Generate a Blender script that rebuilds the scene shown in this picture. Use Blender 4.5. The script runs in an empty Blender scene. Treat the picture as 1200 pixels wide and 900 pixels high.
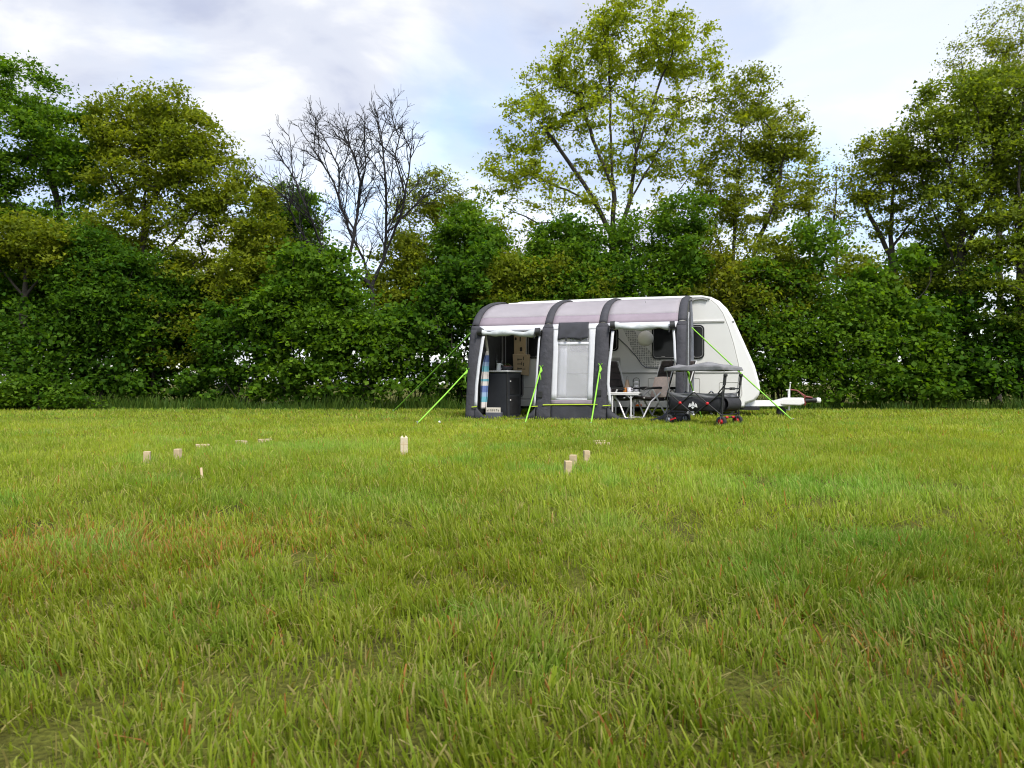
import bpy, math, random
import numpy as np
from mathutils import Vector, Matrix, Euler

R = math.radians
SC = bpy.context.scene
COL = SC.collection

# ------------------------------------------------------------------ camera, sky, sun, exposure
CAM_H, FPX = 0.72, 850.0                       # eye height in metres, focal length in photo pixels (1200 wide)
cam = bpy.data.cameras.new('camera')
cam.sensor_width = 36.0
cam.lens = 36.0 * FPX / 1200.0
cam.clip_start, cam.clip_end = 0.05, 3000.0
cam.dof.use_dof = True
cam.dof.focus_distance = 13.0
cam.dof.aperture_fstop = 8.0
cam_o = bpy.data.objects.new('camera', cam)
cam_o.location = (0, 0, CAM_H)
cam_o.rotation_euler = (R(90), 0, 0)
COL.objects.link(cam_o)
SC.camera = cam_o

SUN_EL, SUN_AZ = 54.0, 155.0                   # azimuth measured clockwise from +Y (the way the camera looks)
world = bpy.data.worlds.new('World')
SC.world = world
world.use_nodes = True
nt = world.node_tree
nt.nodes.clear()


def nd(tree, kind, **kw):
    n = tree.nodes.new(kind)
    for k, v in kw.items():
        if k.startswith('i_'):
            n.inputs[k[2:].replace('_', ' ')].default_value = v
        else:
            setattr(n, k, v)
    return n


def ramp(tree, pts, interp='LINEAR'):
    n = tree.nodes.new('ShaderNodeValToRGB')
    n.color_ramp.interpolation = interp
    els = n.color_ramp.elements
    while len(els) < len(pts):
        els.new(0.5)
    for e, (p, c) in zip(els, pts):
        e.position = p
        e.color = c if len(c) == 4 else (*c, 1)
    return n


def build_world():
    L = nt.links.new
    out = nd(nt, 'ShaderNodeOutputWorld')
    bg = nd(nt, 'ShaderNodeBackground')
    bg.inputs['Strength'].default_value = 0.1
    sky = nd(nt, 'ShaderNodeTexSky', sky_type='NISHITA', sun_disc=False)
    sky.sun_elevation = R(SUN_EL)
    sky.sun_rotation = R(SUN_AZ)
    tc = nd(nt, 'ShaderNodeTexCoord')
    sep = nd(nt, 'ShaderNodeSeparateXYZ')
    L(tc.outputs['Generated'], sep.inputs[0])
    mx = nd(nt, 'ShaderNodeMath', operation='MAXIMUM')
    mx.inputs[1].default_value = 0.0
    L(sep.outputs['Z'], mx.inputs[0])
    ad = nd(nt, 'ShaderNodeMath', operation='ADD')
    ad.inputs[1].default_value = 0.22
    L(mx.outputs[0], ad.inputs[0])
    dv = nd(nt, 'ShaderNodeVectorMath', operation='DIVIDE')
    cmb = nd(nt, 'ShaderNodeCombineXYZ')
    for k in range(3):
        L(ad.outputs[0], cmb.inputs[k])
    L(tc.outputs['Generated'], dv.inputs[0])
    L(cmb.outputs[0], dv.inputs[1])
    mp = nd(nt, 'ShaderNodeMapping')
    mp.inputs['Location'].default_value = (3.1, 1.7, 0.4)
    mp.inputs['Scale'].default_value = (1.0, 1.0, 0.6)
    L(dv.outputs[0], mp.inputs[0])
    n1 = nd(nt, 'ShaderNodeTexNoise')
    n1.inputs['Scale'].default_value = 1.15
    n1.inputs['Detail'].default_value = 7.0
    n1.inputs['Roughness'].default_value = 0.52
    n1.inputs['Distortion'].default_value = 0.35
    L(mp.outputs[0], n1.inputs['Vector'])
    cover = ramp(nt, [(0.34, (0.22,) * 3), (0.48, (0.70,) * 3), (0.62, (0.97,) * 3)], 'EASE')
    L(n1.outputs['Fac'], cover.inputs[0])
    n2 = nd(nt, 'ShaderNodeTexNoise')
    n2.inputs['Scale'].default_value = 2.1
    n2.inputs['Detail'].default_value = 6.0
    n2.inputs['Roughness'].default_value = 0.5
    n2.inputs['Distortion'].default_value = 0.5
    L(mp.outputs[0], n2.inputs['Vector'])
    tone = ramp(nt, [(0.32, (1.75, 1.88, 2.38)), (0.46, (2.40, 2.50, 2.82)), (0.60, (3.3, 3.3, 3.32))], 'EASE')
    L(n2.outputs['Fac'], tone.inputs[0])
    mix = nd(nt, 'ShaderNodeMix', data_type='RGBA')
    L(cover.outputs[0], mix.inputs['Factor'])
    L(sky.outputs[0], mix.inputs['A'])
    L(tone.outputs[0], mix.inputs['B'])
    L(mix.outputs['Result'], bg.inputs['Color'])
    L(bg.outputs[0], out.inputs[0])


build_world()

sun = bpy.data.lights.new('sun', 'SUN')
sun.energy = 1.5
sun.angle = R(18)
sun.color = (1.0, 0.95, 0.87)
sun_o = bpy.data.objects.new('sun', sun)
sd = Vector((math.sin(R(SUN_AZ)) * math.cos(R(SUN_EL)), math.cos(R(SUN_AZ)) * math.cos(R(SUN_EL)), math.sin(R(SUN_EL))))
sun_o.rotation_euler = (-sd).to_track_quat('-Z', 'Y').to_euler()
sun_o.location = (10, -10, 30)
COL.objects.link(sun_o)

SC.view_settings.view_transform = 'Standard'
SC.view_settings.look = 'None'
SC.view_settings.gamma = 1.0
SC.view_settings.use_curve_mapping = False
SC.view_settings.exposure = 1.75
SC.render.engine = 'CYCLES'
SC.cycles.filter_width = 1.1
SC.cycles.use_denoising = True
SC.cycles.denoiser = 'OPENIMAGEDENOISE'
SC.cycles.denoising_input_passes = 'RGB_ALBEDO_NORMAL'
SC.cycles.max_bounces = 7
SC.cycles.diffuse_bounces = 3
SC.cycles.glossy_bounces = 3
SC.cycles.transmission_bounces = 4
SC.cycles.transparent_max_bounces = 8
SC.cycles.sample_clamp_indirect = 6.0
SC.cycles.caustics_reflective = False
SC.cycles.caustics_refractive = False

# ------------------------------------------------------------------ geometry helpers
THETA = R(17.0)                                # the caravan stands turned by this much
O = np.array([3.25, 13.6])                     # front right corner of the awning on the ground
AD = np.array([math.cos(THETA), -math.sin(THETA)])
BD = np.array([math.sin(THETA), math.cos(THETA)])


def ray(x, y):
    return np.array([(x - 600) / FPX, 1.0, -(y - 450) / FPX])


def at_depth(x, y, D):
    return np.array([0, 0, CAM_H]) + ray(x, y) * D


def ground(x, y):
    D = CAM_H * FPX / max(y - 450, 1.0)
    return np.array([(x - 600) / FPX * D, D, 0.0])


def P(x, y, b):
    """pixel -> (a, z) on the vertical plane at distance b behind the awning's front line"""
    d = ray(x, y)
    t = (b + O @ BD) / (d[:2] @ BD)
    p = d * t
    return float((p[:2] - O) @ AD), float(p[2] + CAM_H)


def W(a, b, z=0.0):
    q = O + AD * a + BD * b
    return (float(q[0]), float(q[1]), z)


class MB:
    def __init__(s):
        s.v, s.f, s.sm = [], [], []

    def add(s, vs, fs, smooth=False):
        o = len(s.v)
        s.v += [tuple(map(float, v)) for v in vs]
        s.f += [tuple(i + o for i in f) for f in fs]
        s.sm += [smooth] * len(fs)
        return s

    def box(s, c, d, rot=None):
        x, y, z = d[0] / 2, d[1] / 2, d[2] / 2
        vs = [Vector((i * x, j * y, k * z)) for k in (-1, 1) for j in (-1, 1) for i in (-1, 1)]
        if rot is not None:
            m = Euler(rot).to_matrix()
            vs = [m @ v for v in vs]
        vs = [v + Vector(c) for v in vs]
        return s.add(vs, [(0, 2, 3, 1), (4, 5, 7, 6), (0, 1, 5, 4), (2, 6, 7, 3), (0, 4, 6, 2), (1, 3, 7, 5)])

    def tube(s, pts, r, n=8, cap=True):
        pts = [Vector(p) for p in pts]
        rs = r if isinstance(r, (list, tuple)) else [r] * len(pts)
        rings = []
        up = None
        for i, p in enumerate(pts):
            a = pts[max(i - 1, 0)]
            b = pts[min(i + 1, len(pts) - 1)]
            t = (b - a).normalized()
            if up is None:
                up = Vector((0, 0, 1)) if abs(t.z) < 0.9 else Vector((1, 0, 0))
            x = t.cross(up)
            if x.length < 1e-5:
                x = t.cross(Vector((0, 1, 0)))
            x.normalize()
            y = x.cross(t).normalized()
            up = y
            rings.append([p + (x * math.cos(2 * math.pi * k / n) + y * math.sin(2 * math.pi * k / n)) * rs[i] for k in range(n)])
        vs = [v for q in rings for v in q]
        fs = []
        for i in range(len(pts) - 1):
            for k in range(n):
                fs.append((i * n + k, i * n + (k + 1) % n, (i + 1) * n + (k + 1) % n, (i + 1) * n + k))
        s.add(vs, fs, True)
        if cap:
            m = len(pts) - 1
            s.add([*rings[0]], [tuple(range(n))])
            s.add([*rings[m]], [tuple(reversed(range(n)))])
        return s

    def lathe(s, prof, c=(0, 0, 0), n=20, axis='z'):
        vs = []
        for r, h in prof:
            for k in range(n):
                a = 2 * math.pi * k / n
                p = (r * math.cos(a), r * math.sin(a), h)
                if axis == 'y':
                    p = (p[0], p[2], p[1])
                elif axis == 'x':
                    p = (p[2], p[0], p[1])
                vs.append((p[0] + c[0], p[1] + c[1], p[2] + c[2]))
        fs = []
        for i in range(len(prof) - 1):
            for k in range(n):
                fs.append((i * n + k, i * n + (k + 1) % n, (i + 1) * n + (k + 1) % n, (i + 1) * n + k))
        return s.add(vs, fs, True)

    def prism(s, poly, d0, d1, fn=lambda u, w, d: (u, d, w)):
        """polygon (u, w) pushed from d0 to d1"""
        n = len(poly)
        vs = [fn(u, w, d0) for u, w in poly] + [fn(u, w, d1) for u, w in poly]
        fs = [tuple(range(n)), tuple(reversed(range(n, 2 * n)))]
        fs += [(i, i + n, (i + 1) % n + n, (i + 1) % n) for i in range(n)]
        return s.add(vs, fs)

    def grid(s, fn, nu, nv, smooth=True):
        vs = [fn(i / nu, j / nv) for j in range(nv + 1) for i in range(nu + 1)]
        fs = [(j * (nu + 1) + i, j * (nu + 1) + i + 1, (j + 1) * (nu + 1) + i + 1, (j + 1) * (nu + 1) + i)
              for j in range(nv) for i in range(nu)]
        return s.add(vs, fs, smooth)

    def build(s, name, mat, parent=None, bevel=0.0, solid=0.0, seg=2):
        org = ORG.get(root_of(parent).name, (0, 0, 0)) if parent is not None else (0, 0, 0)
        me = bpy.data.meshes.new(name)
        me.from_pydata([(v[0] - org[0], v[1] - org[1], v[2] - org[2]) for v in s.v], [], s.f)
        me.polygons.foreach_set('use_smooth', s.sm)
        me.materials.append(M[mat] if isinstance(mat, str) else mat)
        me.update()
        o = bpy.data.objects.new(name, me)
        COL.objects.link(o)
        if parent is not None:
            o.parent = parent
        if solid:
            m = o.modifiers.new('thickness', 'SOLIDIFY')
            m.thickness = solid
            m.offset = 0
        if bevel:
            m = o.modifiers.new('bevel', 'BEVEL')
            m.width = bevel
            m.segments = seg
            m.limit_method = 'ANGLE'
        return o


ORG = {}


def root_of(o):
    while o.parent is not None:
        o = o.parent
    return o


def tag(o, label, cat, group=None, kind=None):
    if label:
        o['label'] = label
    if cat:
        o['category'] = cat
    if group:
        o['group'] = group
    if kind:
        o['kind'] = kind
    return o


def thing(name, label, cat, loc=(0, 0, 0), rz=0.0, group=None):
    o = bpy.data.objects.new(name, None)
    o.empty_display_size = 0.2
    COL.objects.link(o)
    o.location = loc
    o.rotation_euler = (0, 0, rz)
    return tag(o, label, cat, group)


def camp_thing(name, label, cat, a, b, z=0.0, group=None):
    """a thing whose parts are written in camp coordinates (a along the awning, b away, z up)"""
    o = thing(name, label, cat, W(a, b, z), -THETA, group)
    ORG[o.name] = (a, b, z)
    return o


def camp_single(o, a, b, z=0.0):
    """move a parentless camp-coordinate mesh to its place"""
    for v in o.data.vertices:
        v.co.x -= a
        v.co.y -= b
        v.co.z -= z
    o.location = W(a, b, z)
    o.rotation_euler = (0, 0, -THETA)
    return o


def copy_tree(o, parent=None):
    c = o.copy()
    COL.objects.link(c)
    c.parent = parent
    for ch in list(o.children):
        copy_tree(ch, c)
    return c


# ------------------------------------------------------------------ materials
M = {}


def mat(name, col, rough=0.6, metal=0.0, var=0.12, vscale=6.0, bump=0.0, bscale=40.0, spec=0.5, coat=0.0):
    m = bpy.data.materials.new(name)
    m.use_nodes = True
    t = m.node_tree
    L = t.links.new
    b = t.nodes['Principled BSDF']
    b.inputs['Roughness'].default_value = rough
    b.inputs['Metallic'].default_value = metal
    b.inputs['Specular IOR Level'].default_value = spec
    b.inputs['Coat Weight'].default_value = coat
    tc = nd(t, 'ShaderNodeTexCoord')
    n = nd(t, 'ShaderNodeTexNoise')
    n.inputs['Scale'].default_value = vscale
    n.inputs['Detail'].default_value = 6
    n.inputs['Roughness'].default_value = 0.6
    L(tc.outputs['Object'], n.inputs['Vector'])
    lo = [c * (1 - var) for c in col]
    hi = [min(c * (1 + var), 0.95) for c in col]
    r = ramp(t, [(0.3, lo), (0.7, hi)])
    L(n.outputs['Fac'], r.inputs[0])
    L(r.outputs[0], b.inputs['Base Color'])
    if bump:
        n2 = nd(t, 'ShaderNodeTexNoise')
        n2.inputs['Scale'].default_value = bscale
        n2.inputs['Detail'].default_value = 4
        L(tc.outputs['Object'], n2.inputs['Vector'])
        bp = nd(t, 'ShaderNodeBump')
        bp.inputs['Strength'].default_value = bump
        bp.inputs['Distance'].default_value = 0.02
        L(n2.outputs['Fac'], bp.inputs['Height'])
        L(bp.outputs[0], b.inputs['Normal'])
    M[name] = m
    return m


def leaf_mat(name, trans=0.35, rough=0.5, spec=0.3):
    m = bpy.data.materials.new(name)
    m.use_nodes = True
    t = m.node_tree
    L = t.links.new
    t.nodes.clear()
    out = nd(t, 'ShaderNodeOutputMaterial')
    at = nd(t, 'ShaderNodeAttribute', attribute_name='tint')
    b = nd(t, 'ShaderNodeBsdfPrincipled')
    b.inputs['Roughness'].default_value = rough
    b.inputs['Specular IOR Level'].default_value = spec
    tr = nd(t, 'ShaderNodeBsdfTranslucent')
    mixc = nd(t, 'ShaderNodeMix', data_type='RGBA', blend_type='MULTIPLY')
    mixc.inputs['Factor'].default_value = 1.0
    mixc.inputs['B'].default_value = (1.55, 1.5, 0.5, 1)
    L(at.outputs['Color'], mixc.inputs['A'])
    L(at.outputs['Color'], b.inputs['Base Color'])
    L(mixc.outputs['Result'], tr.inputs['Color'])
    ms = nd(t, 'ShaderNodeMixShader')
    ms.inputs[0].default_value = trans
    L(b.outputs[0], ms.inputs[1])
    L(tr.outputs[0], ms.inputs[2])
    L(ms.outputs[0], out.inputs[0])
    M[name] = m
    return m


def dot_mat():
    m = mat('dot_print', (0.30, 0.31, 0.29), 0.4)
    t = m.node_tree
    L = t.links.new
    b = t.nodes['Principled BSDF']
    tc = nd(t, 'ShaderNodeTexCoord')
    v = nd(t, 'ShaderNodeTexVoronoi')
    v.inputs['Scale'].default_value = 20
    v.inputs['Randomness'].default_value = 0.25
    L(tc.outputs['Object'], v.inputs['Vector'])
    r = ramp(t, [(0.30, (0.20, 0.205, 0.20)), (0.52, (0.53, 0.53, 0.50))])
    L(v.outputs['Distance'], r.inputs[0])
    L(r.outputs[0], b.inputs['Base Color'])


def stripe_mat():
    m = mat('striped_cotton', (0.5, 0.6, 0.7), 0.9)
    t = m.node_tree
    L = t.links.new
    b = t.nodes['Principled BSDF']
    tc = nd(t, 'ShaderNodeTexCoord')
    sp = nd(t, 'ShaderNodeSeparateXYZ')
    L(tc.outputs['Object'], sp.inputs[0])
    mo = nd(t, 'ShaderNodeMath', operation='MULTIPLY_ADD')
    mo.inputs[1].default_value = 1.55
    mo.inputs[2].default_value = 0.02
    L(sp.outputs['Z'], mo.inputs[0])
    fr = nd(t, 'ShaderNodeMath', operation='FRACT')
    L(mo.outputs[0], fr.inputs[0])
    w, bl, te, pa = (0.66, 0.62, 0.60), (0.13, 0.19, 0.42), (0.16, 0.42, 0.52), (0.30, 0.42, 0.60)
    r = ramp(t, [(0.0, w), (0.24, te), (0.42, pa), (0.56, bl), (0.78, w), (0.92, te)], 'CONSTANT')
    L(fr.outputs[0], r.inputs[0])
    L(r.outputs[0], b.inputs['Base Color'])


def window_film():
    m = bpy.data.materials.new('clear_vinyl')
    m.use_nodes = True
    t = m.node_tree
    L = t.links.new
    t.nodes.clear()
    out = nd(t, 'ShaderNodeOutputMaterial')
    b = nd(t, 'ShaderNodeBsdfPrincipled')
    b.inputs['Base Color'].default_value = (0.72, 0.72, 0.76, 1)
    b.inputs['Roughness'].default_value = 0.22
    tc = nd(t, 'ShaderNodeTexCoord')
    n = nd(t, 'ShaderNodeTexNoise')
    n.inputs['Scale'].default_value = 9
    n.inputs['Detail'].default_value = 5
    L(tc.outputs['Object'], n.inputs['Vector'])
    bp = nd(t, 'ShaderNodeBump')
    bp.inputs['Strength'].default_value = 0.5
    bp.inputs['Distance'].default_value = 0.02
    L(n.outputs['Fac'], bp.inputs['Height'])
    L(bp.outputs[0], b.inputs['Normal'])
    tr = nd(t, 'ShaderNodeBsdfTransparent')
    ms = nd(t, 'ShaderNodeMixShader')
    ms.inputs[0].default_value = 0.74
    L(b.outputs[0], ms.inputs[1])
    L(tr.outputs[0], ms.inputs[2])
    L(ms.outputs[0], out.inputs[0])
    M['clear_vinyl'] = m


mat('charcoal_fabric', (0.026, 0.027, 0.034), 0.8, var=0.2, vscale=5, bump=0.5, bscale=7)
mat('charcoal_roof', (0.034, 0.034, 0.042), 0.8, var=0.22, vscale=7, bump=0.8, bscale=12)
mat('mauve_fabric', (0.46, 0.43, 0.475), 0.75, var=0.08, vscale=3.5, bump=0.6, bscale=6)
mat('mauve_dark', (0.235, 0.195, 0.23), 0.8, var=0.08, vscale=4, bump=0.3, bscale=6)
mat('white_fabric', (0.66, 0.67, 0.71), 0.75, var=0.06, vscale=5, bump=0.35, bscale=9)
mat('grey_roll', (0.43, 0.46, 0.47), 0.7, var=0.16, vscale=6, bump=0.6, bscale=11)
mat('lime_webbing', (0.22, 0.52, 0.04), 0.6, var=0.08)
mat('lime_piping', (0.40, 0.52, 0.02), 0.6, var=0.08)
mat('caravan_side', (0.64, 0.64, 0.625), 0.38, var=0.035, vscale=1.5, bump=0.02, bscale=60)
mat('caravan_moulding', (0.76, 0.76, 0.755), 0.28, var=0.02, vscale=2, coat=0.3)
mat('white_metal', (0.74, 0.74, 0.73), 0.4, var=0.06, vscale=10)
mat('grey_trim', (0.24, 0.24, 0.24), 0.45, var=0.1)
mat('seam_grey', (0.36, 0.36, 0.34), 0.5, var=0.1)
mat('acrylic_black', (0.012, 0.013, 0.014), 0.1, var=0.3, vscale=2, spec=0.22)
mat('black_plastic', (0.018, 0.018, 0.019), 0.45, var=0.25)
mat('rubber', (0.022, 0.022, 0.022), 0.85, var=0.3, vscale=20)
mat('aluminium', (0.74, 0.74, 0.75), 0.4, metal=0.2, var=0.08, vscale=12)
mat('steel_grey', (0.33, 0.34, 0.37), 0.45, metal=0.3, var=0.1)
mat('pad_grey', (0.13, 0.14, 0.165), 0.7, var=0.12, bump=0.3, bscale=8)
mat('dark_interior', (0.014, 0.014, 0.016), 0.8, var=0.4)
mat('curtain_dark', (0.035, 0.038, 0.040), 0.9, var=0.3, vscale=4, bump=0.4, bscale=8)
mat('cabinet_dark', (0.030, 0.033, 0.040), 0.6, var=0.15, vscale=4)
mat('table_white', (0.72, 0.72, 0.72), 0.4, var=0.05)
mat('kraft', (0.50, 0.385, 0.235), 0.85, var=0.1, vscale=8)
mat('ink', (0.03, 0.025, 0.022), 0.8)
mat('cream_board', (0.62, 0.58, 0.50), 0.7, var=0.1, vscale=14)
mat('slate_paint', (0.08, 0.085, 0.11), 0.7)
mat('glass_clear', (0.70, 0.73, 0.75), 0.08, var=0.05)
mat('bottle_dark', (0.015, 0.02, 0.016), 0.12)
mat('red_fruit', (0.42, 0.035, 0.02), 0.4, var=0.3, vscale=20)
mat('herb_green', (0.07, 0.12, 0.03), 0.6, var=0.4, vscale=30)
mat('amber', (0.50, 0.17, 0.02), 0.2, var=0.1)
mat('carafe_tan', (0.50, 0.35, 0.24), 0.4, var=0.08)
mat('ceramic', (0.70, 0.69, 0.75), 0.25, var=0.03)
mat('paper_lantern', (0.92, 0.90, 0.85), 0.85, var=0.04, bump=0.2, bscale=30)
mat('chair_fabric', (0.045, 0.036, 0.034), 0.85, var=0.25, vscale=12, bump=0.4, bscale=30)
mat('cushion_pink', (0.86, 0.67, 0.58), 0.85, var=0.10, vscale=16, bump=0.3, bscale=25)
mat('wagon_black', (0.017, 0.017, 0.020), 0.75, var=0.3, vscale=6, bump=0.5, bscale=9)
mat('canopy_grey', (0.17, 0.17, 0.178), 0.8, var=0.16, vscale=8, bump=0.5, bscale=10)
mat('red_plastic', (0.52, 0.015, 0.02), 0.4, var=0.1)
mat('white_print', (0.78, 0.78, 0.78), 0.6)
mat('orange_lens', (0.62, 0.13, 0.01), 0.2)
mat('red_cable', (0.16, 0.025, 0.02), 0.5)
mat('pale_wood', (0.46, 0.36, 0.22), 0.75, var=0.16, vscale=12, bump=0.3, bscale=30)
mat('king_wood', (0.50, 0.43, 0.30), 0.75, var=0.14, vscale=12, bump=0.3, bscale=30)
mat('bark', (0.034, 0.029, 0.022), 0.95, var=0.4, vscale=9, bump=0.8, bscale=16)
mat('bark_grey', (0.011, 0.010, 0.011), 0.95, var=0.35, vscale=9, bump=0.8, bscale=16)
mat('bark_pale', (0.075, 0.066, 0.055), 0.95, var=0.35, vscale=9, bump=0.6, bscale=16)
dot_mat()
stripe_mat()
window_film()
leaf_mat('leaf', 0.50, 0.6, 0.10)
leaf_mat('grass_blade', 0.40, 0.55, 0.12)


def soil_mat():
    m = bpy.data.materials.new('field_soil')
    m.use_nodes = True
    t = m.node_tree
    L = t.links.new
    b = t.nodes['Principled BSDF']
    b.inputs['Roughness'].default_value = 0.95
    b.inputs['Specular IOR Level'].default_value = 0.1
    tc = nd(t, 'ShaderNodeTexCoord')
    n = nd(t, 'ShaderNodeTexNoise')
    n.inputs['Scale'].default_value = 2.2
    n.inputs['Detail'].default_value = 10
    n.inputs['Roughness'].default_value = 0.65
    L(tc.outputs['Object'], n.inputs['Vector'])
    r = ramp(t, [(0.32, (0.042, 0.034, 0.015)), (0.44, (0.090, 0.095, 0.018)), (0.7, (0.13, 0.145, 0.022))])
    L(n.outputs['Fac'], r.inputs[0])
    n3 = nd(t, 'ShaderNodeTexNoise')
    n3.inputs['Scale'].default_value = 60
    n3.inputs['Detail'].default_value = 6
    L(tc.outputs['Object'], n3.inputs['Vector'])
    mx = nd(t, 'ShaderNodeMix', data_type='RGBA', blend_type='MULTIPLY')
    mx.inputs['Factor'].default_value = 0.7
    r3 = ramp(t, [(0.3, (0.35, 0.3, 0.25)), (0.65, (1, 1, 1))])
    L(n3.outputs['Fac'], r3.inputs[0])
    L(r.outputs[0], mx.inputs['A'])
    L(r3.outputs[0], mx.inputs['B'])
    L(mx.outputs['Result'], b.inputs['Base Color'])
    bp = nd(t, 'ShaderNodeBump')
    bp.inputs['Strength'].default_value = 0.8
    bp.inputs['Distance'].default_value = 0.03
    L(n3.outputs['Fac'], bp.inputs['Height'])
    L(bp.outputs[0], b.inputs['Normal'])
    M['field_soil'] = m


soil_mat()

# ------------------------------------------------------------------ ground
rng = np.random.default_rng(7)


def vnoise(x, y, scale, seed=0, octaves=3):
    out = np.zeros_like(x)
    amp, tot = 1.0, 0.0
    for o in range(octaves):
        g = np.random.default_rng(seed * 31 + o).random((256, 256))
        u, v = x * scale + 1000.3 * (o + 1), y * scale + 731.7 * (o + 1)
        i, j = np.floor(u).astype(int), np.floor(v).astype(int)
        fu, fv = u - i, v - j
        fu, fv = fu * fu * (3 - 2 * fu), fv * fv * (3 - 2 * fv)
        i0, i1, j0, j1 = i % 256, (i + 1) % 256, j % 256, (j + 1) % 256
        out += amp * ((g[i0, j0] * (1 - fu) + g[i1, j0] * fu) * (1 - fv) + (g[i0, j1] * (1 - fu) + g[i1, j1] * fu) * fv)
        tot += amp
        amp *= 0.5
        scale *= 2
    return out / tot


def terrain(x, y):
    fade = np.clip((12.5 - y) / 3.0, 0, 1) * np.clip((y + 1) / 2.0, 0, 1)
    return (vnoise(x, y, 0.9, 3, 2) - 0.5) * 0.05 * fade


def field():
    xs = np.concatenate([np.linspace(-900, -30, 14)[:-1], np.linspace(-30, -12, 10)[:-1], np.linspace(-12, 14, 131)[:-1],
                         np.linspace(14, 30, 9)[:-1], np.linspace(30, 900, 14)])
    ys = np.concatenate([np.linspace(-300, -4, 8)[:-1], np.linspace(-4, 14, 91)[:-1], np.linspace(14, 30, 17)[:-1], np.linspace(30, 1400, 16)])
    X, Y = np.meshgrid(xs, ys)
    Z = terrain(X, Y)
    co = np.stack([X, Y, Z], -1).reshape(-1, 3)
    nx, ny = len(xs), len(ys)
    idx = np.arange(nx * ny).reshape(ny, nx)
    q = np.stack([idx[:-1, :-1], idx[:-1, 1:], idx[1:, 1:], idx[1:, :-1]], -1).reshape(-1, 4)
    o = raw_mesh('field', co, q, 'field_soil')
    o['kind'] = 'structure'


def raw_mesh(name, co, quads, matname, tint=None, parent=None, smooth=False):
    me = bpy.data.meshes.new(name)
    k = quads.shape[1]
    me.vertices.add(len(co))
    me.vertices.foreach_set('co', np.ascontiguousarray(co, dtype=np.float32).ravel())
    me.loops.add(quads.size)
    me.loops.foreach_set('vertex_index', np.ascontiguousarray(quads, dtype=np.int32).ravel())
    me.polygons.add(len(quads))
    me.polygons.foreach_set('loop_start', np.arange(0, quads.size, k, dtype=np.int32))
    if smooth:
        me.polygons.foreach_set('use_smooth', np.ones(len(quads), dtype=bool))
    if tint is not None:
        at = me.attributes.new('tint', 'FLOAT_COLOR', 'POINT')
        at.data.foreach_set('color', np.ascontiguousarray(tint, dtype=np.float32).ravel())
    me.materials.append(M[matname])
    me.update(calc_edges=True)
    o = bpy.data.objects.new(name, me)
    COL.objects.link(o)
    if parent is not None:
        o.parent = parent
    return o


field()

# ------------------------------------------------------------------ the grass
SPOTS = [  # pixel, radius in metres, colour shift: 'g' lush green, 'r' rusty, 's' straw
    (960, 575, 0.9, 'g', 0.9), (1010, 640, 0.45, 'g', 0.8), (360, 527, 1.0, 'g', 0.7), (430, 590, 0.5, 'g', 0.5),
    (60, 640, 0.7, 'r', 0.8), (250, 640, 0.6, 'r', 0.6), (720, 620, 0.3, 'g', 0.5), (1120, 780, 0.25, 'r', 0.5),
    (420, 800, 0.2, 's', 0.5), (660, 740, 0.3, 's', 0.4), (1000, 760, 0.3, 's', 0.5), (150, 560, 0.7, 's', 0.4)]


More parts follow.
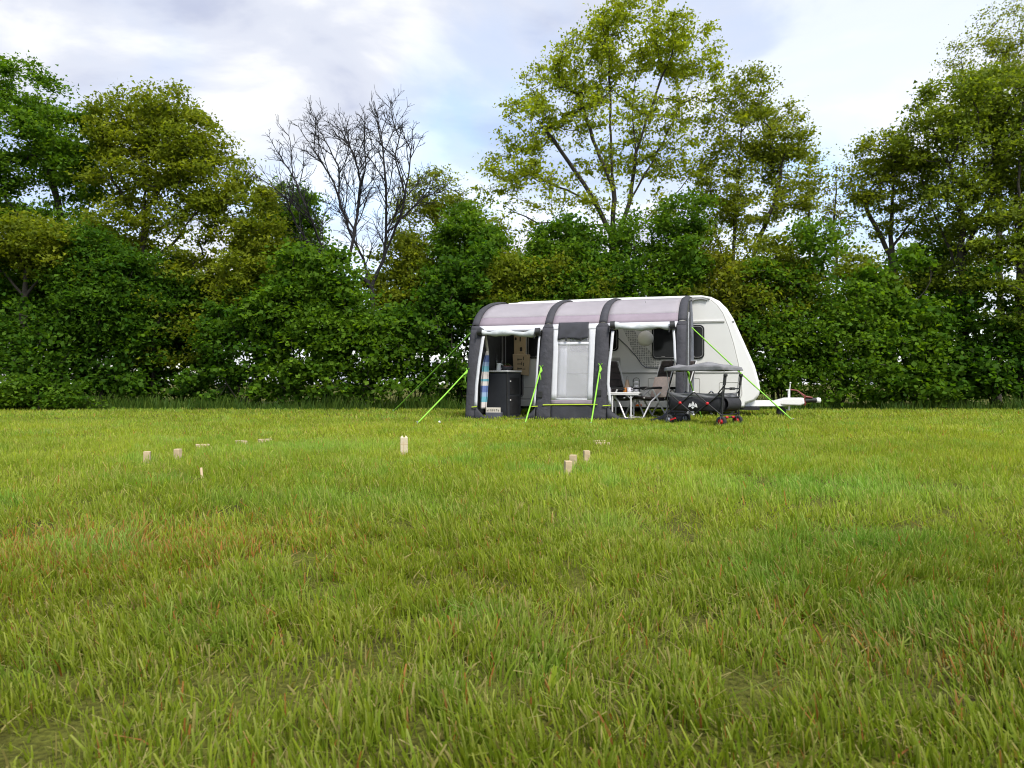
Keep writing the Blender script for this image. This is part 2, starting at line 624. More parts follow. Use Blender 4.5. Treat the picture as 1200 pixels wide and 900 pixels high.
def blades(D0, D1, dens, hgt, wid, seg, seed):
    r = np.random.default_rng(seed)
    area = 0.80 * (D1 * D1 - D0 * D0) + 2.6 * (D1 - D0)
    n = int(area * dens)
    u = r.random(n)
    y = np.sqrt(D0 * D0 + u * (D1 * D1 - D0 * D0))
    x = (r.random(n) * 2 - 1) * (0.80 * y + 1.3)
    clump = vnoise(x, y, 7.0, 11, 2)
    keep = r.random(n) < np.clip(0.20 + 2.3 * (clump - 0.27), 0.10, 1)
    x, y, clump = x[keep], y[keep], clump[keep]
    n = len(x)
    z = terrain(x, y)
    big = vnoise(x, y, 0.55, 21, 3)
    med = vnoise(x, y, 2.4, 22, 2)
    h = hgt * (0.42 + 1.05 * clump + 0.5 * (med - 0.5)) * (0.5 + 0.8 * r.random(n))
    az = r.random(n) * 2 * np.pi
    lean = np.abs(r.normal(0, 0.30 if D1 < 4 else 0.45, n)) + 0.06
    flat = r.random(n) < 0.18
    lean[flat] += 0.5 + r.random(flat.sum()) * 1.2
    h[flat] *= 0.8
    wind = vnoise(x, y, 1.3, 23, 2) * 6.3
    dx = np.cos(az) * lean + np.cos(wind) * 0.16
    dy = np.sin(az) * lean + np.sin(wind) * 0.16
    w = wid * (0.45 + 1.15 * r.random(n) ** 1.4)
    fa = r.normal(0, 0.8, n)                              # which way the flat of the blade looks
    sx, sy = np.cos(fa) * w / 2, np.sin(fa) * w / 2
    # colour of each blade
    g0, g1 = np.array([0.110, 0.168, 0.012]), np.array([0.190, 0.236, 0.018])
    lush, rust, straw = np.array([0.112, 0.228, 0.034]), np.array([0.27, 0.095, 0.032]), np.array([0.25, 0.20, 0.085])
    c = g0 + (g1 - g0) * np.clip(big * 1.5 - 0.25 + r.normal(0, 0.30, n), 0, 1)[:, None]
    lw = np.clip((med - 0.62) * 3.0, 0, 0.7)
    rw = np.where(r.random(n) < (0.028 if D1 < 4 else 0.012), 0.85, 0.0)
    stw = np.where(r.random(n) < 0.05, 0.75, 0.0)
    stw[flat] = np.where(r.random(flat.sum()) < (0.5 if D1 < 4 else 0.2), 0.8, 0.0)
    for px, py, rad, k, am in SPOTS:
        p = ground(px, py)
        g = np.exp(-(((x - p[0]) / rad) ** 2 + ((y - p[1]) / (rad * 0.8)) ** 2)) * am
        if k == 'g':
            lw = np.maximum(lw, g)
        elif k == 'r':
            rw = np.maximum(rw, np.where(r.random(n) < g * 0.33, 0.8, 0))
        else:
            stw = np.maximum(stw, np.where(r.random(n) < g * 0.35, 0.7, 0))
    c = c * (1 - lw[:, None]) + lush * lw[:, None]
    c = c * (1 - rw[:, None]) + rust * rw[:, None]
    c = c * (1 - stw[:, None]) + straw * stw[:, None]
    fresh = np.clip((y - 1.8) / 4.0, 0, 1)                # light painted into the blade colour: brighter with distance, slightly yellower
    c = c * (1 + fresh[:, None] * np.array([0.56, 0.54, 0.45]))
    c *= (0.75 + 0.5 * r.random(n))[:, None]
    k = seg + 1
    co = np.zeros((n, k, 2, 3))
    ti = np.ones((n, k, 2, 4))
    for i in range(k):
        f = i / seg
        bend = f ** 1.6
        cx, cy, cz = x + dx * h * bend, y + dy * h * bend, z - 0.006 + h * f * (1 - 0.18 * np.clip(lean, 0, 1.2) * f)
        tw = (1.0, 0.92, 0.55)[int(round(f * 2))]
        for s_, sg in ((0, -1), (1, 1)):
            co[:, i, s_, 0] = cx + sg * sx * tw
            co[:, i, s_, 1] = cy + sg * sy * tw
            co[:, i, s_, 2] = cz
        pale = np.where(r.random(n) < 0.5, 1.0, 0.0)[:, None] * (0.5 if i == seg else 0.0)
        ti[:, i, :, :3] = (c * (1 - pale) + (c * 0.5 + np.array([0.26, 0.23, 0.10])) * pale)[:, None, :]
    ids = np.arange(n)[:, None] * (2 * k)
    qs = [np.concatenate([ids + 2 * i, ids + 2 * i + 1, ids + 2 * i + 3, ids + 2 * i + 2], 1) for i in range(seg)]
    return co.reshape(-1, 3), np.concatenate(qs, 0), ti.reshape(-1, 4)


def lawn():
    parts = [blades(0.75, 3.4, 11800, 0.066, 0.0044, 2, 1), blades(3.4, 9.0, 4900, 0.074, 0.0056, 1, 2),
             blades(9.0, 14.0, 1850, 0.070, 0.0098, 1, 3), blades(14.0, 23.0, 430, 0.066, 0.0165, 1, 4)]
    off, C, Q, T = 0, [], [], []
    for co, q, t in parts:
        C.append(co)
        Q.append(q + off)
        T.append(t)
        off += len(co)
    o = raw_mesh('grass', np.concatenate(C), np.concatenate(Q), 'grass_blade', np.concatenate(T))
    tag(o, 'short mown yellow-green meadow grass covering the whole field', 'grass', kind='stuff')


lawn()

# ------------------------------------------------------------------ trees
def tubes(nodes, par, rad):
    """all branch pieces of one tree as frusta, vectorised"""
    e = np.where(par >= 0)[0]
    a, b = nodes[par[e]], nodes[e]
    r1 = rad[e]
    r0 = np.minimum(rad[par[e]], r1 * 1.35)
    t = b - a
    ln = np.linalg.norm(t, axis=1, keepdims=True) + 1e-9
    t = t / ln
    ref = np.where(np.abs(t[:, 2:3]) < 0.9, np.array([[0, 0, 1.0]]), np.array([[1.0, 0, 0]]))
    u = np.cross(t, ref)
    u /= np.linalg.norm(u, axis=1, keepdims=True)
    v = np.cross(t, u)
    b = b + t * (r1[:, None] * 0.4)
    C, Q, off = [], [], 0
    for sel, n in ((r1 >= 0.03, 8), ((r1 < 0.03) & (r1 >= 0.012), 5), (r1 < 0.012, 3)):
        m = int(sel.sum())
        if not m:
            continue
        an = 2 * np.pi * np.arange(n) / n
        ring = u[sel][:, None] * np.cos(an)[None, :, None] + v[sel][:, None] * np.sin(an)[None, :, None]
        A = a[sel][:, None] + ring * r0[sel][:, None, None]
        B = b[sel][:, None] + ring * r1[sel][:, None, None]
        co = np.concatenate([A, B], 1).reshape(-1, 3)
        base = (np.arange(m) * 2 * n)[:, None]
        k = np.arange(n)
        q = np.stack([base + k, base + (k + 1) % n, base + n + (k + 1) % n, base + n + k], -1).reshape(-1, 4)
        C.append(co)
        Q.append(q + off)
        off += len(co)
    return np.concatenate(C), np.concatenate(Q)


def leaves(cen, sig, per, size, cols, r, back, corners=4, droop=0.0):
    """leaf-sized folded faces scattered round every twig end"""
    n = len(cen) * per
    ci = np.repeat(np.arange(len(cen)), per)
    s = sig[ci] if np.ndim(sig) else np.full(n, sig)
    off = r.normal(0, 1, (n, 3)) * s[:, None] * np.array([1.1, 1.1, 0.5])
    fr = np.clip(np.abs(r.normal(0, 0.45, (n, 1))), 0, 1)
    p = cen[ci] * (1 - fr) + back[ci] * fr + off
    nrm = r.normal(0, 1, (n, 3)) * 0.75 + np.array([0, -0.15, 0.75])
    nrm /= np.linalg.norm(nrm, axis=1, keepdims=True)
    d = r.normal(0, 1, (n, 3)) + np.array([0, 0, -0.35 - droop])
    d -= nrm * (d * nrm).sum(1, keepdims=True)
    d /= np.linalg.norm(d, axis=1, keepdims=True) + 1e-9
    sd_ = np.cross(nrm, d)
    L = (size * np.clip(np.exp(r.normal(-0.05, 0.30, n)), 0.45, 1.5))[:, None]
    wd = L * (0.33 + 0.12 * r.random(n))[:, None]
    fold = nrm * L * 0.10
    co = np.stack([p - d * L * 0.5, p - sd_ * wd + fold + d * L * 0.04, p + d * L * 0.5, p + sd_ * wd + fold + d * L * 0.04], 1)
    if corners == 3:
        co = np.stack([p - d * L * 0.42 - sd_ * wd, p - d * L * 0.30 + sd_ * wd * 1.1, p + d * L * 0.62], 1)
    clump = cols[0][None] + (cols[1] - cols[0])[None] * r.random((len(cen), 1))
    c = clump[ci] * (0.7 + 0.6 * r.random((n, 1)))
    yel = (r.random(n) < 0.10)[:, None]
    c = np.where(yel, c * np.array([1.28, 1.2, 0.95]), c)
    ti = np.ones((n, corners, 4))
    ti[:, :, :3] = c[:, None]
    return co.reshape(-1, 3), None, ti.reshape(-1, 4)


def skeleton(seeds, attract, r, tip=0.006, power=2.35, trunk_r=None, wob=0.10, step=0.35):
    """seeds: list of polylines (each starts on an earlier one); attract: twig ends to reach"""
    nodes, par = [], []
    for pl in seeds:
        pl = [np.array(p, float) for p in pl]
        if not nodes:
            nodes.append(pl[0])
            par.append(-1)
            cur = 0
        else:
            A = np.array(nodes)
            cur = int(np.argmin(((A - pl[0]) ** 2).sum(1)))
        for q in pl[1:]:
            a = nodes[cur]
            ln = np.linalg.norm(q - a)
            k = max(1, int(ln / step))
            for i in range(1, k + 1):
                f = i / k
                p = a + (q - a) * f
                if i < k:
                    p = p + r.normal(0, wob * 0.25, 3) * min(1, ln)
                nodes.append(p)
                par.append(cur)
                cur = len(nodes) - 1
    ns = len(nodes)
    c0 = np.array(nodes[ns // 2 if len(seeds) > 1 else ns - 1])
    attract = attract[np.argsort(((attract - c0) ** 2).sum(1))]
    buf = np.zeros((len(nodes) + len(attract) * 40, 3))
    buf[:len(nodes)] = nodes
    pr = np.full(len(buf), -1)
    pr[:len(nodes)] = par
    cnt = len(nodes)
    low = nodes[0][2] + 0.25 * (attract[:, 2].mean() - nodes[0][2])
    tips = []
    for q in attract:
        d = q - buf[:cnt]
        dist = np.linalg.norm(d, axis=1)
        cost = dist * (1.0 + 0.9 * np.clip(-d[:, 2] / (dist + 1e-6), 0, 1)) + np.where(buf[:cnt, 2] < low, 0.9, 0)
        cur = int(np.argmin(cost))
        a = buf[cur].copy()
        ln = dist[cur]
        k = min(30, max(2, int(ln / step) + 1))
        side = r.normal(0, 1, 3) * wob * ln
        for i in range(1, k + 1):
            f = i / k
            p = a + (q - a) * f + side * math.sin(math.pi * f) + np.array([0, 0, (-0.10 if wob > 0.05 else -0.03) * ln]) * math.sin(math.pi * f)
            buf[cnt] = p
            pr[cnt] = cur
            cur = cnt
            cnt += 1
        tips.append(cur)
    nodes, par = buf[:cnt], pr[:cnt]
    acc = np.zeros(cnt)
    kids = np.bincount(par[par >= 0], minlength=cnt)
    acc[kids == 0] = tip ** power
    for i in range(cnt - 1, 0, -1):
        if par[i] >= 0:
            acc[par[i]] += acc[i]
    rad = acc ** (1 / power)
    if trunk_r:
        k = math.log(trunk_r / tip) / math.log(max(rad[0] / tip, 1.01))
        rad = tip * (rad / tip) ** k
    return nodes, par, rad, np.array(tips)


def shoots(seeds, r, tip, trunk_r):
    """bare crown: limbs given as polylines, with straight rising shoots in three orders"""
    nodes, par = [np.array(seeds[0][0], float)], [-1]
    ends = []

    def run(cur, d, length, level):
        n = max(2, int(length / 0.16))
        start = cur
        mine = []
        for i in range(n):
            d = d + r.normal(0, 0.07, 3) + np.array([0, 0, 0.035])
            d = d / np.linalg.norm(d)
            nodes.append(nodes[cur] + d * length / n)
            par.append(cur)
            cur = len(nodes) - 1
            mine.append((cur, d.copy()))
        if level < 3:
            k = {1: int(4 + length * 4.2), 2: int(3 + length * 4.5)}[level]
            for j in range(k):
                c, dd = mine[min(len(mine) - 1, int((0.15 + 0.85 * r.random()) * len(mine)))]
                s_ = np.cross(dd, r.normal(0, 1, 3))
                s_ /= np.linalg.norm(s_) + 1e-9
                nd_ = dd * 0.80 + s_ * (0.45 + 0.3 * r.random())
                run(c, nd_ / np.linalg.norm(nd_), length * (0.30 + 0.28 * r.random()), level + 1)
    limbs = []
    for k, pl in enumerate(seeds):
        A = np.array(nodes)
        cur = int(np.argmin(((A - np.array(pl[0])) ** 2).sum(1)))
        tot = 0
        for q in pl[1:]:
            a = nodes[cur]
            q = np.array(q, float)
            n = max(1, int(np.linalg.norm(q - a) / 0.2))
            for i in range(1, n + 1):
                nodes.append(a + (q - a) * i / n + (r.normal(0, 0.012, 3) if i < n else 0))
                par.append(cur)
                cur = len(nodes) - 1
                tot += 1
                if k:
                    limbs.append((cur, (q - a) / np.linalg.norm(q - a), tot))
        if k:
            ends.append((cur, (q - a) / np.linalg.norm(q - a)))
    for c, d in ends:
        run(c, d, 0.4, 1)
    for c, d, tot in limbs:
        if tot > 4 and r.random() < 0.8:
            s_ = np.cross(d, r.normal(0, 1, 3))
            s_ /= np.linalg.norm(s_) + 1e-9
            dd = d * 0.75 + s_ * 0.6 + np.array([0, 0, 0.15])
            run(c, dd / np.linalg.norm(dd), 0.42 + 0.8 * r.random(), 1)
    nodes, par = np.array(nodes), np.array(par)
    acc = np.zeros(len(nodes))
    kids = np.bincount(par[par >= 0], minlength=len(nodes))
    acc[kids == 0] = tip ** 2.2
    for i in range(len(nodes) - 1, 0, -1):
        acc[par[i]] += acc[i]
    rad = acc ** (1 / 2.2)
    k = math.log(trunk_r / tip) / math.log(rad[0] / tip)
    return nodes, par, tip * (rad / tip) ** k


def in_lobes(lobes, D, n, r, depth, shell=0.55):
    """points inside pixel ellipses (cx, cy, rx, ry[, weight, depth shift]) standing at distance D"""
    wts = np.array([l[2] * l[3] * (l[4] if len(l) > 4 else 1.0) for l in lobes], float)
    pick = r.choice(len(lobes), n, p=wts / wts.sum())
    s = D / FPX
    v = r.normal(0, 1, (n, 3))
    v /= np.linalg.norm(v, axis=1, keepdims=True)
    rr = r.random(n) ** (1 / 3) * (1 - shell) + shell * (0.72 + 0.28 * r.random(n))
    v *= rr[:, None]
    out = np.zeros((n, 3))
    for i, l in enumerate(lobes):
        m = pick == i
        c = at_depth(l[0], l[1], D)
        dy = l[5] if len(l) > 5 else 0.0
        out[m] = c + v[m] * np.array([l[2] * s, depth * min(1.0, 0.35 + l[2] / 110.0), l[3] * s]) + np.array([0, dy, 0])
    return out


PAL = {'fresh': ((0.090, 0.140, 0.014), (0.185, 0.240, 0.024)),
       'dark': ((0.030, 0.088, 0.008), (0.085, 0.170, 0.014)), 'mid': ((0.044, 0.112, 0.009), (0.118, 0.210, 0.016)),
       'olive': ((0.105, 0.150, 0.012), (0.205, 0.242, 0.019)), 'lime': ((0.155, 0.210, 0.012), (0.270, 0.320, 0.022)),
       'pale': ((0.120, 0.165, 0.014), (0.210, 0.248, 0.022)), 'brown': ((0.085, 0.105, 0.009), (0.145, 0.155, 0.014))}


def tree(name, label, D, seeds, lobes, nclump, per, size, sig, pal, seed, trunk_r=0.14, depth=1.6, barkm='bark', shell=0.5,
         cat='tree', group=None, tip=0.006, wob=0.10, leafless=False, extra=None):
    r = np.random.default_rng(seed)
    sw = []
    for k, pl in enumerate(seeds):
        q = [at_depth(x, y, D) for x, y in pl]
        if k == 0:
            q[0][2] = -0.05
        jit = 0.0
        for i in range(1, len(q)):
            jit += r.normal(0, 0.22)
            if k:
                q[i][1] += jit
        sw.append(q)
    att = in_lobes(lobes, D, nclump, r, depth, shell)
    att = att[att[:, 2] > 0.12]
    if leafless:
        nodes, par, rad = shoots(sw, r, tip, trunk_r)
        tips = None
    else:
        nodes, par, rad, tips = skeleton(sw, att, r, tip=tip, trunk_r=trunk_r, wob=wob)
    b = sw[0][0]
    base = np.array([b[0], b[1], 0.0])
    t = thing(name, label, cat, tuple(base), 0, group)
    co, q = tubes(nodes, par, rad)
    raw_mesh('trunk', co - base, q, barkm, parent=t, smooth=True)
    if not leafless:
        mid = par[tips]
        sel = r.random(len(mid)) < 0.6
        cen = np.concatenate([nodes[tips], nodes[mid][sel]])
        back = np.concatenate([nodes[mid], nodes[np.maximum(par[mid[sel]], 0)]])
        cols = (np.array(PAL[pal][0]), np.array(PAL[pal][1]))
        cn = 4 if cat in ('shrub', 'bush') else 3
        size, per = (size * 0.84, int(per * 1.15)) if cn == 4 else (size * 0.76, max(12, int(per * 2.0)))
        co, q, ti = leaves(cen, sig * (0.45 + 0.75 * r.random(len(cen))), per, size, cols, r, back, cn)
        ok = co.reshape(-1, cn, 3)[:, :, 2].min(1) > 0.03
        n = int(ok.sum())
        co = co.reshape(-1, cn, 3)[ok].reshape(-1, 3)
        ti = ti.reshape(-1, cn, 4)[ok].reshape(-1, 4)
        raw_mesh('crown', co - base, np.arange(n * cn).reshape(-1, cn), 'leaf', ti, parent=t)
    return t


TG = 'trees of the belt behind the camping field'
tree('maple_tree', 'tall dark green maple at the left end of the tree belt beside the olive oak', 22.5,
     [[(72, 478), (74, 400), (72, 330), (70, 250), (50, 170), (35, 110)], [(72, 330), (100, 270), (112, 200)], [(72, 340), (30, 270), (-10, 210)]],
     [(30, 110, 34, 42), (10, 170, 70, 55), (85, 165, 45, 45), (100, 200, 34, 40), (30, 225, 70, 45, 0.8), (-60, 210, 60, 80), (50, 330, 70, 60, 0.8), (-40, 360, 70, 70, .7), (100, 290, 40, 50, .7), (-20, 280, 60, 50, .8)],
     640, 36, 0.135, 0.24, 'mid', 11, 0.17, 1.9, group=TG)
tree('oak_tree', 'broad olive oak with rounded top and sky showing through its sweeping lower limbs', 22.0,
     [[(168, 478), (168, 400), (164, 330), (168, 260), (172, 190), (170, 140)], [(165, 320), (205, 290), (245, 245), (280, 240)],
      [(166, 350), (215, 325), (255, 300)], [(168, 250), (205, 195), (235, 170)], [(168, 260), (140, 215), (135, 170)]],
     [(160, 150, 46, 42), (205, 168, 52, 52), (245, 205, 46, 48), (280, 245, 44, 46), (308, 280, 30, 34), (135, 150, 30, 34), (235, 165, 34, 34), (150, 210, 42, 34), (215, 245, 45, 28, 0.7),
      (255, 310, 66, 30, 0.7), (195, 345, 64, 28, 0.7), (140, 300, 34, 36, .7), (285, 335, 45, 34, .7), (225, 290, 40, 26, .4), (185, 120, 40, 20, .9), (150, 265, 44, 40, .6), (120, 340, 44, 40, .7), (210, 395, 60, 40, .6), (150, 400, 50, 40, .6), (300, 330, 40, 50, .7)],
     760, 32, 0.125, 0.23, 'olive', 12, 0.16, 1.7, group=TG)
tree('oak_tree', 'low olive leaved oak crown in front of the dark maple by the field edge', 20.5,
     [[(20, 478), (25, 400), (30, 330), (32, 290)], [(28, 350), (60, 310), (85, 290)], [(28, 350), (-20, 300), (-40, 280)]],
     [(45, 285, 52, 34), (15, 275, 40, 28), (75, 310, 34, 26), (-40, 290, 50, 34)], 170, 42, 0.125, 0.20, 'olive', 13, 0.09, 1.2, group=TG)
tree('maple_tree', 'dark green maple rising between the olive oak and the bare tree', 24.5,
     [[(330, 478), (332, 380), (335, 300), (338, 240)], [(332, 320), (310, 270), (300, 240)], [(332, 320), (360, 280), (365, 245)]],
     [(335, 240, 30, 30), (310, 275, 38, 38), (355, 275, 28, 36), (330, 325, 48, 40), (300, 345, 40, 40)], 230, 42, 0.14, 0.23, 'mid', 14, 0.12, 1.3, group=TG)
tree('bare_tree', 'leafless tree with dark forking limbs and fine twigs against the sky', 22.0,
     [[(436, 478), (437, 420), (436, 370), (435, 338)],
      [(435, 340), (429, 329), (393, 308), (373, 282), (360, 243), (342, 205), (324, 176)],
      [(435, 338), (427, 322), (421, 299), (406, 269), (386, 208), (367, 176), (350, 152)],
      [(421, 299), (416, 251), (419, 208), (410, 176), (392, 142)],
      [(435, 338), (451, 299), (455, 260), (457, 221), (453, 180), (446, 152)],
      [(455, 272), (475, 247), (494, 230)], [(452, 296), (470, 250), (480, 205), (484, 172)], [(457, 225), (466, 190), (470, 165)], [(419, 230), (430, 195), (428, 160)], [(393, 308), (365, 290), (345, 262), (338, 235)], [(406, 269), (395, 240), (392, 190), (372, 150)]],
     [(350, 170, 42, 40, .8), (395, 165, 36, 40), (440, 175, 42, 36), (470, 205, 34, 36), (340, 215, 34, 40, .8), (400, 220, 40, 40, .8), (450, 230, 34, 30, .8)],
     1100, 0, 0.1, 0.1, 'brown', 15, 0.072, 1.5, 'bark_grey', tip=0.0050, wob=0.045, leafless=True, group=TG)
tree('birch_tree', 'slender thinly leafed birch with pale new leaves right of the bare tree', 23.5,
     [[(500, 478), (503, 400), (506, 320), (512, 250), (515, 205)], [(501, 440), (485, 370), (480, 300), (478, 240)], [(503, 400), (525, 330), (540, 270), (545, 225)]],
     [(515, 225, 34, 32), (485, 260, 28, 50), (535, 260, 28, 40), (500, 320, 36, 55), (480, 380, 26, 50, .6)], 320, 17, 0.10, 0.20, 'pale', 16, 0.07, 1.1, 'bark_pale', group=TG)
tree('maple_tree', 'fresh green maple between the pale birch and the tall airy tree', 22.5,
     [[(556, 478), (556, 400), (555, 330), (556, 280)], [(556, 350), (530, 310), (520, 285)], [(556, 350), (585, 310), (592, 280)]],
     [(545, 275, 34, 32), (575, 300, 32, 34), (522, 310, 26, 32), (560, 345, 50, 40), (545, 250, 20, 18)], 220, 42, 0.135, 0.22, 'mid', 17, 0.09, 1.2, group=TG)
tree('oak_tree', 'olive oak with yellowish young leaves rising just above the left end of the awning', 21.5,
     [[(612, 478), (612, 400), (608, 350), (610, 310)], [(610, 360), (640, 330), (655, 310)], [(610, 360), (580, 335), (570, 315)]],
     [(600, 320, 36, 26), (640, 320, 30, 26), (580, 345, 30, 26), (620, 350, 44, 28), (690, 330, 30, 30, .5)], 200, 40, 0.12, 0.19, 'olive', 18, 0.08, 1.1, group=TG)
tree('tall_tree', 'tallest airy tree with lime young leaves and fan of limbs, above the awning', 24.0,
     [[(722, 478), (722, 400), (721, 330), (720, 278)], [(721, 290), (718, 220), (716, 160), (712, 90), (715, 40)],
      [(721, 285), (738, 235), (745, 180), (742, 120), (750, 50)], [(720, 275), (700, 240), (675, 200), (650, 165), (625, 130)],
      [(738, 235), (765, 190), (790, 140), (815, 85)], [(700, 240), (665, 222), (630, 205), (595, 200)], [(718, 220), (700, 170), (680, 110), (668, 70)],
      [(721, 290), (755, 262), (785, 235), (815, 200)], [(745, 180), (765, 120), (785, 60)], [(660, 285), (630, 262), (590, 240)]],
     [(745, 45, 62, 38, 1.5), (800, 55, 42, 36, 1.5), (690, 75, 50, 38, 1.5), (650, 110, 42, 36, 1.2), (815, 110, 34, 45), (620, 150, 40, 36, 1.1), (600, 195, 38, 30, .9),
      (585, 235, 40, 26, .6), (640, 220, 50, 34, .5), (720, 150, 70, 60, .75), (780, 165, 50, 50, .75), (700, 220, 50, 40, .5), (600, 265, 36, 20, .7), (790, 225, 40, 34, .5), (730, 20, 50, 16, .8)],
     700, 17, 0.125, 0.19, 'lime', 19, 0.15, 2.3, shell=0.55, group=TG)
tree('leaning_tree', 'slim leaning tree with dark curved trunk under the tallest tree', 22.5,
     [[(760, 478), (764, 380), (766, 340), (778, 290), (795, 240)], [(768, 330), (745, 290), (735, 262)], [(778, 290), (815, 255), (828, 240)]],
     [(740, 275, 34, 28), (800, 255, 36, 30), (700, 290, 36, 30), (670, 275, 30, 26), (775, 315, 46, 34), (720, 330, 40, 30)], 210, 30, 0.125, 0.22, 'mid', 20, 0.07, 1.2, group=TG)
tree('alder_tree', 'airy mid green alder with several upright stems behind the caravan nose', 23.5,
     [[(858, 478), (860, 400), (858, 330), (862, 250), (868, 170), (872, 110)], [(859, 350), (885, 290), (905, 230), (915, 170)], [(859, 340), (838, 270), (832, 200)], [(859, 330), (893, 270), (925, 215)]],
     [(875, 110, 30, 34), (868, 155, 46, 42), (908, 160, 42, 42), (930, 210, 36, 44), (845, 210, 32, 50), (885, 230, 50, 40, .8), (850, 285, 44, 40, .9), (835, 330, 50, 36, 1), (940, 180, 16, 30, .5)],
     520, 22, 0.11, 0.20, 'pale', 21, 0.11, 1.6, group=TG)
tree('poplar_sapling', 'thin young poplar with sparse leaves in the gap beside the alder', 25.0,
     [[(950, 478), (950, 400), (949, 320), (948, 240), (950, 175)]], [(948, 200, 14, 30), (950, 250, 22, 35), (945, 295, 26, 26)], 80, 10, 0.10, 0.17, 'pale', 22, 0.05, 0.8, group=TG)
tree('poplar_sapling', 'thin young poplar with sparse leaves in the gap, next to the gnarled oak', 25.5,
     [[(982, 478), (982, 400), (980, 320), (978, 250), (980, 195)]], [(978, 215, 16, 28), (980, 265, 22, 32)], 60, 9, 0.10, 0.17, 'brown', 23, 0.045, 0.8, group=TG)
tree('oak_tree', 'gnarled oak with twisting limbs and thin yellowish leaves in the gap of the belt', 22.5,
     [[(1046, 478), (1047, 400), (1046, 330), (1045, 290)], [(1045, 300), (1025, 265), (1010, 235), (1005, 205)], [(1045, 290), (1048, 245), (1042, 200), (1035, 170)],
      [(1046, 290), (1070, 255), (1078, 225), (1085, 200)]],
     [(1035, 180, 34, 26, 1.1), (1015, 215, 26, 26), (1065, 200, 32, 30), (1030, 250, 36, 30, .5), (1075, 255, 26, 30, .6)], 300, 17, 0.105, 0.18, 'olive', 24, 0.11, 1.2, group=TG)
tree('ash_tree', 'big dense green ash with upright stems at the right end of the belt', 21.5,
     [[(1128, 478), (1130, 400), (1128, 320), (1126, 240), (1130, 170), (1135, 110)], [(1128, 330), (1100, 250), (1085, 190)], [(1128, 300), (1160, 230), (1175, 150)], [(1127, 250), (1108, 190), (1105, 140)]],
     [(1120, 125, 50, 36, 1.1), (1165, 115, 45, 36, 1.1), (1085, 165, 36, 36), (1140, 190, 60, 46, .8), (1190, 180, 40, 60), (1105, 240, 40, 36, .6), (1165, 270, 50, 40, .7), (1130, 330, 40, 40, .5)],
     600, 21, 0.12, 0.22, 'fresh', 25, 0.13, 1.7, group=TG)
tree('ash_tree', 'thick trunked green ash at the very right end of the belt', 20.5,
     [[(1198, 478), (1197, 400), (1196, 300), (1195, 200), (1198, 120)], [(1196, 320), (1170, 270), (1150, 240)], [(1196, 300), (1235, 230), (1250, 170)]],
     [(1240, 150, 50, 60), (1200, 280, 40, 40, .7), (1170, 310, 46, 40), (1240, 260, 50, 60), (1175, 360, 50, 44), (1250, 360, 50, 60)], 300, 24, 0.125, 0.20, 'fresh', 26, 0.14, 1.4, group=TG)
tree('willow_tree', 'sparse feathery tree top standing behind the big green ash', 27.0,
     [[(1170, 478), (1172, 350), (1170, 220), (1172, 130), (1178, 60)], [(1171, 220), (1140, 130), (1130, 70)], [(1171, 200), (1210, 110), (1220, 30)]],
     [(1145, 70, 40, 34), (1185, 30, 40, 36), (1215, 60, 40, 60), (1165, 110, 50, 36)], 330, 15, 0.095, 0.24, 'pale', 27, 0.11, 1.6, group=TG)

HZ = [  # x, half width, top y, D, palette, density, label
    (30, 60, 262, 24.0, 'dark', 0.9, 'dark hazel under the tall maple behind the low olive oak'),
    (180, 44, 290, 24.6, 'dark', 0.8, 'dark hazel close behind the olive oak trunk'),
    (305, 44, 282, 24.8, 'dark', 0.8, 'dark hazel between the olive oak limbs and the dark maple'),
    (118, 48, 262, 23.8, 'dark', 1.0, 'dark hazel filling the space between the maple and the olive oak'),
    (235, 60, 300, 24.2, 'mid', 0.8, 'green hazel behind the lower right limbs of the olive oak'),
    (380, 44, 318, 23.6, 'mid', 0.9, 'rounded hazel just left of the bare trunk'),
    (468, 38, 268, 23.8, 'pale', 0.9, 'pale leaved hazel between the bare tree and the birch'),
    (652, 52, 262, 24.8, 'mid', 0.9, 'hazel left of the tallest trunk, rising well above the awning'),
    (815, 50, 268, 24.6, 'pale', 0.8, 'pale hazel between the leaning tree and the alder'),
    (905, 50, 272, 24.4, 'pale', 0.7, 'pale hazel below the alder crown, behind the caravan nose'),
    (1090, 46, 262, 24.2, 'mid', 0.8, 'green hazel between the gnarled oak and the big ash'),
    (1010, 44, 290, 24.8, 'pale', 0.5, 'thin pale hazel behind the layered shrub, under the poplars')]
for k, (x, hw, top, D, pal, dn, lab) in enumerate(HZ):
    rr = random.Random(500 + k)
    H = 440 - top
    D = D - 2.2 * (k % 2) - 0.8
    hw *= 1.15
    lob = [(x + rr.uniform(-.3, .3) * hw, top + H * 0.16, hw * 0.5, H * 0.17), (x - hw * 0.45, top + H * 0.36, hw * 0.55, H * 0.2), (x + hw * 0.45, top + H * 0.34, hw * 0.55, H * 0.2),
           (x, top + H * 0.55, hw, H * 0.24)]
    sd4 = [[(x, 478), (x + rr.uniform(-5, 5), 400), (x + rr.uniform(-8, 8), top + H * 0.3)]]
    for q in range(3):
        xx = x + rr.uniform(-0.8, 0.8) * hw
        sd4.append([(x, 450), (x + (xx - x) * 0.5, 390), (xx, top + H * rr.uniform(0.2, 0.45))])
    tree('hazel_tree', lab, D, sd4, lob, int(hw * H * 0.026 * (dn + 0.2)), 26, 0.125, 0.22, pal, 520 + k, 0.06, 1.2, group=TG)

